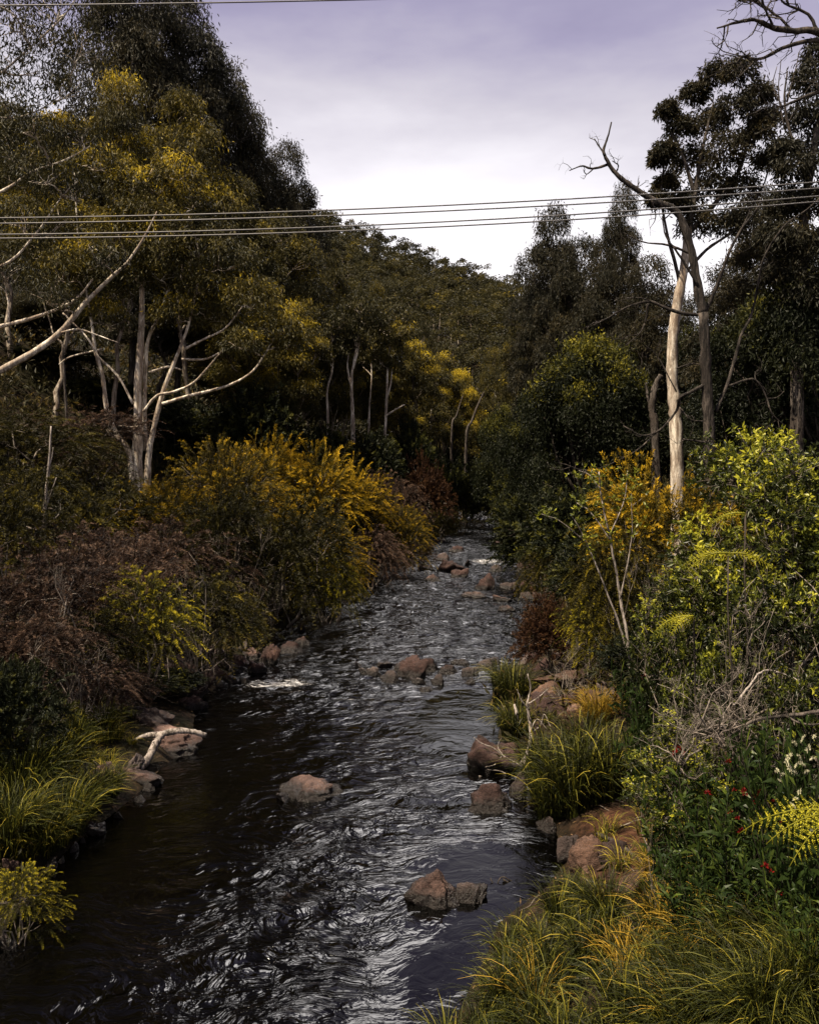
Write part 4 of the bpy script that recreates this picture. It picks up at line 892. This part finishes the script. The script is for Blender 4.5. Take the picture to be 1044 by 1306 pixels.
# sapling on the right bank
Y = 16.5; st = Geo(); lf = Geo(); b = at(806, 840, Y); base = np.array([b[0], Y, gz(b[0], Y)])
ends = []
fp = 610 - (base[2] - 6) * F / Y + 10
for pts, r0, r1 in [([(808, max(fp, 860)), (800, 820), (792, 775), (785, 735), (778, 690), (768, 640), (764, 600)], 2.4, .8), ([(806, 850), (790, 800), (770, 750), (745, 690), (730, 660)], 1.7, .6), ([(790, 765), (800, 720), (806, 680), (805, 630)], 1.2, .5), ([(778, 690), (755, 655), (735, 640)], .9, .4), ([(778, 680), (795, 640), (800, 600)], .9, .4), ([(766, 625), (750, 605), (738, 600)], .8, .4), ([(745, 690), (715, 665), (690, 655)], .8, .3)]:
    P = limb(st, pts, Y, r0, r1, 6, .5, .03, yj=.08); ends += list(P[len(P) * 2 // 3:])
ends = np.array(ends); k = rng.integers(0, len(ends), 150); Bp = ends[k] + rng.normal(size=(150, 3)) * .12
leaves(lf, np.repeat(Bp, 6, 0), rdir(900) + np.array([0, 0, .3]), .10, .032, np.clip(rng.normal(.62, .15, 900), 0, 1))
hero('sapling', base, [st, lf], [DEADW, BROAD], ['stem', 'foliage'], 'thin pale sapling with sparse leaves rising in front of the dark round tree', 'young tree')

# ------------------------------------------------------------------ ferns, flowers, dry twigs
def fern(px, py, Y, azs, L, label, trunk=True, rise=.5):
    c = at(px, py, Y); z = gz(c[0], Y); base = np.array([c[0], Y, z]); g = Geo(); tk = Geo()
    for a_, ro in azs: frond(g, c, a_ + rng.uniform(-.08, .08), L * rng.uniform(.85, 1.1), rise * rng.uniform(.7, 1.2), L * .22, roll=ro)
    hgt = max(c[2] - z, .15); tube(tk, wander(base - [0, 0, .2], c, 7, .05), np.linspace(.06, .05, 7) * (1 if trunk else .18), 8, .3, .12)
    hero('tree_fern' if trunk else 'fern', base, [g, tk], [FERN, DBARK], ['fronds', 'trunk' if trunk else 'stalk'], label, 'fern')
fern(928, 706, 9.9, [(3.35, .9), (2.85, .7), (-.25, .9)], .58, 'bright yellow-green fern spray between the leafy shrubs', False, .35)
fern(884, 786, 9.6, [(3.2, .9), (3.8, .5)], .48, 'small bright fern frond below the bright fern spray', False, .3)
fern(1078, 1040, 6.6, [(3.15, .9), (3.6, .7), (2.75, .9)], .75, 'yellow fern at the right edge below the white flowers', False, .35)
fern(950, 655, 10.3, [(3.2, .9), (2.5, .4)], .45, 'small fern in the leafy shrubs above the bright fern spray', False, .35)

def flower_mesh(m, r, n=26, L=.05):
    g = Geo(); d = rdir(n, -.2); leaves(g, d * r * .3, d, L, L * .35, rng.uniform(0, 1, n)); return g.mesh('flower', m)
FL_R = [flower_mesh(REDF, .016, 22, .034) for _ in range(2)]; FL_W = [flower_mesh(WHITEF, .018, 26, .022) for _ in range(2)]
def herb_geo(n=60, h=1.0, r=.5, L=.17, W=.026, t0=.45):
    g = Geo(); st = Geo()
    for i in range(n):
        a = rng.uniform(0, 6.28); b = np.array([math.cos(a), math.sin(a), 0]) * r * .5 * rng.uniform() ** .5
        e = b * 2.2 + np.array([rng.normal() * .16, rng.normal() * .16, h * rng.uniform(.35, 1)])
        P = wander(b + np.array([0, 0, -.1]), e, 9, .2); tube(st, P, np.linspace(.004, .0015, 9), 3, .4)
        k = 34; s_ = rng.uniform(.2, 1, k); B = np.stack([np.interp(s_, np.linspace(0, 1, 9), P[:, j]) for j in range(3)], 1)
        leaves(g, B, rdir(k, -.1) + np.array([0, 0, .3]), L * rng.uniform(.6, 1.2, k), W, np.clip(rng.normal(t0, .15, k), 0, 1), .2, .25)
    return g, st
HERBS = [pair(herb_geo(), ('leaves', 'stems'), (HERB, DBARK), 'herb') for _ in range(3)]
HERBS_Y = [pair(herb_geo(t0=.9), ('leaves', 'stems'), (HERB, DBARK), 'herb') for _ in range(1)]
nh = 0
def herb(px, py, Y, w, label, flowers=(), fm=None, name='flowering_plant', v=None):
    global nh
    X = (px - 522) * Y / F; z = gz(X, Y); top = CAMZ - (py - 610) * Y / F; h = max(top - z, .4)
    r = place(name, (v or HERBS)[nh % len(v or HERBS)], (X, Y, z), label, 'plant', None, 0.0, (w, w, h)); nh += 1
    for fx, fy in flowers:
        p = at(fx, fy, Y - w * .42 + rng.uniform(-.1, .1)); o = obj('flower', fm[rng.integers(2)], r)
        o.location = ((p[0] - X) / w, (p[1] - Y) / w, (p[2] - z) / h); s_ = rng.uniform(.8, 1.25); o.scale = (s_ / w, s_ / w, s_ / h); o.rotation_euler = (rng.uniform(0, .6), rng.uniform(0, .6), rng.uniform(0, 6))
herb(832, 850, 13.5, 1.0, 'red-flowered plant beside the orange slabs', [(828, 850), (836, 858), (859, 868), (857, 896), (842, 866), (820, 862)], FL_R)
herb(940, 985, 8.6, 1.2, 'red-flowered plant, the one with most blooms, below the grey twigs', [(936, 1008), (950, 1014), (958, 1024), (968, 1012), (930, 1036), (940, 1044), (972, 1022), (992, 1048), (944, 1060), (928, 972), (962, 1016), (987, 1022), (902, 1012), (948, 1008)], FL_R)
herb(868, 955, 9.5, .8, 'small red-flowered plant beside the big tussock', [(860, 960), (866, 955), (872, 962)], FL_R)
herb(1005, 1095, 7.8, .85, 'dark green leafy plant with a few red blooms beside the yellow fern', [(983, 1112), (992, 1140), (975, 1105)], FL_R)
herb(1035, 1130, 7.0, .6, 'bright green leafy plant under the yellow fern', (), None, 'leafy_plant')
herb(905, 1060, 8.2, .9, 'leafy dark plant between the red soil and the red-flowered plant', (), None, 'leafy_plant')
herb(1025, 945, 7.6, .9, 'white-flowered plant at the right edge', [(1012, 948), (1024, 942), (1006, 965), (990, 983), (998, 988), (1006, 980), (993, 996), (1016, 976), (1022, 975), (1018, 965), (1019, 1010), (1014, 1020), (1010, 1028), (1030, 955), (1036, 968), (1002, 972), (1012, 986), (1028, 985), (1038, 940)], FL_W)
herb(985, 900, 8.8, 1.0, 'tall strappy plant behind the red-flowered plant', (), None, 'leafy_plant')

DRY = [dry_bush(1.0, 1.2, 9).mesh('twigs', TWIG, True) for _ in range(2)]
def dry(px, py, Y, w, label, i=0, zoff=0):
    X = (px - 522) * Y / F; z = gz(X, Y) + zoff; top = CAMZ - (py - 610) * Y / F
    o = obj('dry_bush', DRY[i]); o.location = (X, Y, z); h = max(top - z, .3); o.scale = (w, w, h / 1.2); o.rotation_euler = (0, 0, rng.uniform(0, 6)); tag(o, label, 'dry bush')
dry(905, 815, 8.4, .9, 'grey leafless twig tangle above the red-flowered plants', 0, 2.2)
dry(868, 848, 9.0, .6, 'smaller grey twig tangle left of the leafless tangle', 1, 1.9)
dry(725, 715, 24, 1.3, 'grey dry twigs by the water behind the red-leaved bush', 1)
dry(1010, 870, 8.6, .7, 'bare dark twigs at the right edge above the white flowers', 0)
dry(800, 660, 18.5, 1.1, 'pale twiggy bare bush in front of the golden-brown dome', 0)
dry(850, 690, 16, .9, 'pale twiggy bare bush left of the dead tree foot', 1)
dry(95, 672, 17.6, 1.3, 'bare twiggy branches sticking out of the rusty shrubs at left', 0, .8)
dry(255, 690, 22.5, 1.4, 'bare twigs rising over the rock heap shrub', 1, .6)
dry(320, 640, 30, 1.8, 'bare grey twigs between the dark green shrub and the rusty shrubs', 0, .8)
dry(40, 800, 15.6, .9, 'dry drooping twigs above the dark round bush', 1, .6)
dry(720, 800, 18.5, 1.0, 'bare twigs arching over the red-leaved bush', 0, .3)
dry(940, 720, 9.8, .8, 'thin bare stems in front of the leafy shrubs at right', 1, 1.6)
dry(450, 660, 40, 2.0, 'grey dry twigs in the shrubs over the water beyond the lime shrub', 1)
dry(832, 1040, 9.2, .38, 'dry grey twigs on the red soil', 1)

# driftwood
def wood(paths, label, name='driftwood', m=DEADW):
    g = Geo()
    for P, r0, r1 in paths: 
        P = catmull(P, 6); tube(g, P + np.cumsum(rng.normal(size=P.shape), 0) * .004, np.linspace(r0, r1, len(P)) * (1 + .07 * rng.normal(size=len(P))), 8, .6, .06)
    base = np.concatenate(g.v).min(0) * [0, 0, 1] + np.concatenate(g.v).mean(0) * [1, 1, 0]
    to_local(g, base); o = obj(name, g.mesh(name, m, True)); o.location = base; tag(o, label, 'driftwood')
p0 = hit(200, 965); Yd = p0[1]
A = lambda x, y, d=0: at(x, y, Yd + d)
wood([([A(263, 938, .2), A(245, 934, .1), A(225, 934), A(208, 938, -.1), A(200, 950, -.2), A(193, 965, -.45), A(181, 981, -.8)], .05, .09), ([A(208, 938, -.1), A(190, 938, .1), A(168, 946, .3)], .08, .03)], 'forked white driftwood lying on the pale slab by the left bank')
p0 = hit(650, 985); Yd = p0[1] + .1
wood([([A(664, 978), A(672, 962, .1), A(677, 940, .1), A(675, 915, .2), A(672, 900, .2), A(676, 880, .3), A(672, 862, .3)], .055, .012), ([A(674, 905, .1), A(664, 893), A(658, 880)], .02, .008), ([A(672, 898, .2), A(686, 890, .2), A(700, 878, .4)], .018, .006), ([A(676, 935), A(690, 925, .1), A(695, 912, .1), A(704, 930)], .016, .007), ([A(676, 935), A(684, 918), A(698, 932, -.1)], .014, .006), ([A(658, 912), A(655, 900, .1), A(660, 920, .05)], .03, .012)], 'standing white branch of driftwood on the red-brown boulder')
wood([([A(668, 985), A(655, 992, -.15), A(640, 996, -.25), A(625, 994, -.35), A(610, 991, -.4)], .045, .008), ([A(655, 992, -.15), A(640, 985, -.2), A(622, 983, -.3)], .02, .006), ([A(665, 978, -.1), A(645, 966, -.1), A(630, 955, -.1), A(615, 948, -.1), A(604, 940, -.1)], .022, .006), ([A(640, 964, -.1), A(632, 975, -.2), A(620, 978, -.3)], .014, .005), ([A(645, 968, -.1), A(635, 952, 0), A(640, 940, 0)], .012, .004), ([A(648, 994, -.2), A(638, 1000, -.3), A(622, 998, -.4)], .016, .005), ([A(680, 990), A(668, 1000, -.2), A(650, 996, -.3)], .05, .02)], 'tangled white root driftwood lying over the red-brown boulder', 'driftwood_roots')
q0 = hit(762, 1072, False); q1 = hit(832, 1118, False)
wood([([q0 + [0, 0, .1], (q0 + q1) / 2 + [0, 0, .12], q1 + [0, 0, .05]], .03, .025)], 'dark fallen stick lying across the red soil', 'fallen_stick', DBARK)
q0 = hit(655, 1125); wood([([at(655, 1126, q0[1]), at(640, 1122, q0[1]) + [0, 0, .03], at(632, 1130, q0[1] - .1), at(625, 1120, q0[1])], .012, .006), ([at(640, 1122, q0[1]), at(660, 1133, q0[1] - .1) + [0, 0, -.02]], .014, .006)], 'dark twig snag poking from the water beside the near grass', 'twig', DBARK)
q0 = hit(175, 868) ; wood([([at(150, 862, q0[1] - .8), at(200, 862, q0[1] - .9), at(240, 866, q0[1] - .8), at(262, 872, q0[1] - .6)], .02, .012)], 'thin bare pole lying along the dark ledge', 'fallen_stick')
q0 = at(905, 935, 8.9); wood([([at(1070, 905, 8.6), at(1000, 912, 8.8), at(960, 918, 8.9), at(930, 935, 9.0), at(912, 950, 9.1)], .022, .008), ([at(1000, 912, 8.8), at(1030, 925, 8.6), at(1060, 920, 8.5)], .012, .006)], 'bare dark branch arching above the strappy plant at right', 'dead_branch', GBARK)
wood([([at(935, 900, 9.2), at(955, 875, 9.3), at(975, 855, 9.5), at(1010, 862, 9.4), at(1025, 885, 9.2)], .014, .006)], 'pale bent stick arching over the grey twig tangle', 'dead_branch')

# ------------------------------------------------------------------ grass
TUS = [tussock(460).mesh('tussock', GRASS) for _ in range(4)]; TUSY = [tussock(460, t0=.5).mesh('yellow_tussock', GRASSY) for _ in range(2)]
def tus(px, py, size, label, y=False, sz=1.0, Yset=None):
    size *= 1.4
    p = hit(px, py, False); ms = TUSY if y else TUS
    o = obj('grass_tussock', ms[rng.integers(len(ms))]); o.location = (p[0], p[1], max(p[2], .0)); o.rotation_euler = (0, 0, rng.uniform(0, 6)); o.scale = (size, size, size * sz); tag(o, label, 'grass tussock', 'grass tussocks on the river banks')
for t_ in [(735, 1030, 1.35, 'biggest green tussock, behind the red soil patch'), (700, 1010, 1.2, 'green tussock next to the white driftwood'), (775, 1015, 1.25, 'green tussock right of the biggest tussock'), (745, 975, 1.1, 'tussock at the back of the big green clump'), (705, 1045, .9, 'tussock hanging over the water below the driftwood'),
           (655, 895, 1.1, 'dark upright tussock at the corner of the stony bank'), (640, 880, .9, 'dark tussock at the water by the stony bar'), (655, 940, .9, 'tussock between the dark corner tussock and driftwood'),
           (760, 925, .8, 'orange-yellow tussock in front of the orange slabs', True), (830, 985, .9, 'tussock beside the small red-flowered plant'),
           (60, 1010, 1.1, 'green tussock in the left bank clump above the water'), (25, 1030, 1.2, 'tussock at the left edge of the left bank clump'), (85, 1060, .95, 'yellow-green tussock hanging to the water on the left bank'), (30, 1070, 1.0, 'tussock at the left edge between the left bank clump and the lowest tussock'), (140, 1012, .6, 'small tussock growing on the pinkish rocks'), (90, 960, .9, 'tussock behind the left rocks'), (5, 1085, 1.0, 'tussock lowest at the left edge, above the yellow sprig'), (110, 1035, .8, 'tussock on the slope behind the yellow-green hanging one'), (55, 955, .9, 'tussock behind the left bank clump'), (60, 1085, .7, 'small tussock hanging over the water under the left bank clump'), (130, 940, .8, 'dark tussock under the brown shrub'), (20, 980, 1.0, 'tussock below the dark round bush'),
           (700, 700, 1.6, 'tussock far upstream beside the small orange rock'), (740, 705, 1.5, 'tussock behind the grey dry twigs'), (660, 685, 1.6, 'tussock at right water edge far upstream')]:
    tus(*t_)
def carpet(name, pts, label, m, L=.75, n=70, t0=.45, W=.011):
    g = Geo()
    for (px, py) in pts:
        p = hit(px, py, False)
        if p[1] > 60: continue
        k = tussock(n, L * rng.uniform(.6, 1.25), W, .11, t0 + rng.normal() * .14, 6, .62); 
        g.add(np.concatenate(k.v) + p, np.concatenate(k.q), None, np.concatenate(k.tint))
    o = obj(name, g.mesh(name, m)); tag(o, label, 'grass', kind='stuff')
import itertools
def inpoly(x, y, poly):
    c = False
    for (x1, y1), (x2, y2) in zip(poly, poly[1:] + poly[:1]):
        if (y1 > y) != (y2 > y) and x < (x2 - x1) * (y - y1) / (y2 - y1) + x1: c = not c
    return c
def sample(poly, n):
    xs = [p[0] for p in poly]; ysl = [p[1] for p in poly]; out = []
    while len(out) < n:
        x = rng.uniform(min(xs), max(xs)); y = rng.uniform(min(ysl), max(ysl))
        if inpoly(x, y, poly): out.append((x, y))
    return out
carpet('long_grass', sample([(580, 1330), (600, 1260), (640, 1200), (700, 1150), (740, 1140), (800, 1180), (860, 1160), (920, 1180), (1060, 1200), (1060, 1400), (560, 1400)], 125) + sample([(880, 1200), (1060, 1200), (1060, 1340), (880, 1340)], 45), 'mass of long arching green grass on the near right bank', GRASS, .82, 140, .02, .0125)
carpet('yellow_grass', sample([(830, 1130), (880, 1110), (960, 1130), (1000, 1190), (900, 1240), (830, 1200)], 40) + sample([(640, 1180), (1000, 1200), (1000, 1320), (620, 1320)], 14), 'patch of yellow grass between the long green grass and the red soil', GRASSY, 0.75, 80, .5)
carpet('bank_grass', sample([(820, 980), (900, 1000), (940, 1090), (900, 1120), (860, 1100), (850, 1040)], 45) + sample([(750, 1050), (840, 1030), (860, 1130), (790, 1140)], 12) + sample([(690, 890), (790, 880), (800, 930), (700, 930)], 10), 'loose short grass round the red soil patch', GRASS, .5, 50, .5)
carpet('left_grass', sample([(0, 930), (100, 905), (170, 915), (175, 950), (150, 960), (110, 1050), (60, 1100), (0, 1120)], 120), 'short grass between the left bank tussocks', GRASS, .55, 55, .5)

# dead leaves and sticks lying on the near banks
g = Geo(); P_ = []
while len(P_) < 5000:
    Yq = rng.uniform(6, 30); Xq = rng.uniform(-.56, .56) * Yq; d = max(xl(Yq) - Xq, Xq - xr(Yq))
    if .15 < d < 6: P_.append((Xq, Yq))
P_ = np.array(P_); B = np.stack([P_[:, 0], P_[:, 1], ground(P_[:, 0], P_[:, 1]) + .015], 1); D = rng.normal(size=B.shape) * np.array([1, 1, .18])
leaves(g, B, D, rng.uniform(.05, .13, len(B)), rng.uniform(.012, .028, len(B)), rng.uniform(0, 1, len(B)))
for i in range(150):
    b = B[rng.integers(len(B))]; e = b + rng.normal(size=3) * np.array([.35, .35, 0]); e[2] = gz(e[0], e[1]) + .03
    tube(g, wander(b, e, 5, .2) + [0, 0, .01], [.009, .008, .007, .005, .003], 4, .4, 0, 1)
LITTER = leaf_mat('dead_leaves', [(0, (.03, .018, .010)), (.5, (.10, .06, .03)), (1, (.22, .13, .06))])
tag(obj('leaf_litter', g.mesh('leaf_litter', [LITTER, TWIG])), 'dead leaves and sticks scattered over the near banks', 'leaf litter', kind='stuff')

# undergrowth over both banks and slopes
g = Geo(); n = 0
pts = []
while len(pts) < 6400:
    Yq = math.exp(rng.uniform(math.log(8), math.log(140))); Xq = rng.uniform(-.62, .62) * Yq if Yq > 22 else rng.uniform(-.62 - (22 - Yq) / 22, .62 + (22 - Yq) / 22) * Yq
    d = max(xl(Yq) - Xq, Xq - xr(Yq))
    if d < .5: continue
    if Xq > 0 and Yq < 26 and d < 3 and rng.uniform() < .85: continue
    if Xq < 0 and Yq < 23 and d < 4 and Xq > -.53 * Yq: continue
    if Yq < 13 and d < 5 and abs(Xq) < .53 * Yq: continue
    pts.append((Xq, Yq))
pts = np.array(pts); zz = ground(pts[:, 0], pts[:, 1]); k = 30
sc_ = .25 + pts[:, 1] / 60
C = np.stack([pts[:, 0], pts[:, 1], zz], 1)
B = C[:, None] + rng.normal(size=(len(pts), k, 3)) * (sc_ * .8)[:, None, None] * np.array([1, 1, .35]); B[..., 2] = np.maximum(B[..., 2], zz[:, None]) + .05
D = rdir(len(pts) * k, -.1) + np.array([0, 0, .2]); l = np.repeat(.07 + pts[:, 1] / 130, k) * rng.uniform(.6, 1.3, len(pts) * k)
leaves(g, B.reshape(-1, 3), D, l, l * .3, np.clip(np.repeat(rng.normal(.5, .18, len(pts)), k), 0, 1))
tag(obj('undergrowth', g.mesh('undergrowth', UNDER)), 'low dark undergrowth covering the banks under the trees', 'undergrowth', kind='stuff')

# far forest on the valley head and the upper slopes
g = Geo(); cnt = 0
def far_crowns(n, y0, y1, xa, xb, per, size, filt=None):
    Yq = np.sqrt(rng.uniform(y0 ** 2, y1 ** 2, n)); Xq = rng.uniform(xa, xb, n) * Yq
    if filt is not None: k = filt(Xq, Yq); Xq, Yq = Xq[k], Yq[k]
    n = len(Xq); Z = ground(Xq, Yq); r = rng.uniform(1.5, 3.3, n); H = rng.uniform(6, 13, n)
    nsub = 5; sub = rdir(n * nsub, -.2).reshape(n, nsub, 3) * (r * .6)[:, None, None] * np.array([1, 1, .7])
    d = rdir(n * per, -.3).reshape(n, per, 3); pick = rng.integers(0, nsub, (n, per))
    C = np.stack([Xq, Yq, Z + H - r * .5], 1)[:, None] + np.take_along_axis(sub, pick[..., None].repeat(3, 2), 1) + d * (r * .48)[:, None, None] * rng.uniform(.75, 1.05, (n, per, 1)) * np.array([1, 1, .85])
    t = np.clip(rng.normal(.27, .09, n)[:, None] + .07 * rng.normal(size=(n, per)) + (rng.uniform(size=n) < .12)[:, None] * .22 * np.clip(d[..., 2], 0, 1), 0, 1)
    l = np.repeat((Yq / 190) ** .7, per) * size * rng.uniform(.6, 1.3, n * per)
    leaves(g, C.reshape(-1, 3), (rng.normal(size=(n * per, 3)) * .7 + d.reshape(-1, 3) * .4 - np.array([0, 0, .5])), l, l * .42, t.ravel())
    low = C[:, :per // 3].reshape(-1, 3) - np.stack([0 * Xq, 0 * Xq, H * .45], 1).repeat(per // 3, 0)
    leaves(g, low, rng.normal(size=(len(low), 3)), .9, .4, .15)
    for i in np.nonzero(rng.uniform(size=n) < .25)[0]:
        b = np.array([Xq[i], Yq[i], Z[i]]); tube(g, np.array([b, b + [rng.normal() * .3, 0, H[i] * .7]]), [.2, .1], 4, .5, 0, 1)
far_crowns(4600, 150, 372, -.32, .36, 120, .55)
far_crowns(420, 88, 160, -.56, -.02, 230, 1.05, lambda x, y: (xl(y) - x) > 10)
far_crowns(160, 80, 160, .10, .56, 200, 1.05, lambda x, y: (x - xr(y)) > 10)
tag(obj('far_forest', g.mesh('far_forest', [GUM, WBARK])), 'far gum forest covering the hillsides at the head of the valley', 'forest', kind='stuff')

# ------------------------------------------------------------------ overhead cables
def cable(a, m, b, Ya, Yb, r, label):
    """three photo points; runs on past the frame to both sides"""
    P = np.array([at(a[0], a[1], Ya), at(m[0], m[1], (Ya + Yb) / 2), at(b[0], b[1], Yb)])
    t = np.linspace(-3, 4, 90)
    X = np.polynomial.polynomial.polyfit([0, .5, 1], P, 2); Q = sum(X[k] * t[:, None] ** k for k in range(3))
    base = Q[len(Q) // 2]; g = Geo(); tube(g, Q - base, r, 6); o = obj('power_cable', g.mesh('power_cable', WIRE, True)); o.location = base
    tag(o, label, 'cable', 'overhead cables across the valley')
cable((0, 7), (522, -2), (1044, -20), 10, 10, .009, 'single cable crossing the very top of the view')
cable((0, 278), (522, 264), (1044, 232), 13, 12.2, .0105, 'uppermost of the four middle cables')
cable((0, 285), (522, 271), (1044, 240), 13, 12.2, .0105, 'second from the top of the four middle cables')
cable((0, 299), (522, 285), (1044, 250), 13, 12.2, .0105, 'third from the top of the four middle cables')
cable((0, 304), (522, 291), (1044, 257), 13, 12.2, .0105, 'lowest of the four middle cables')
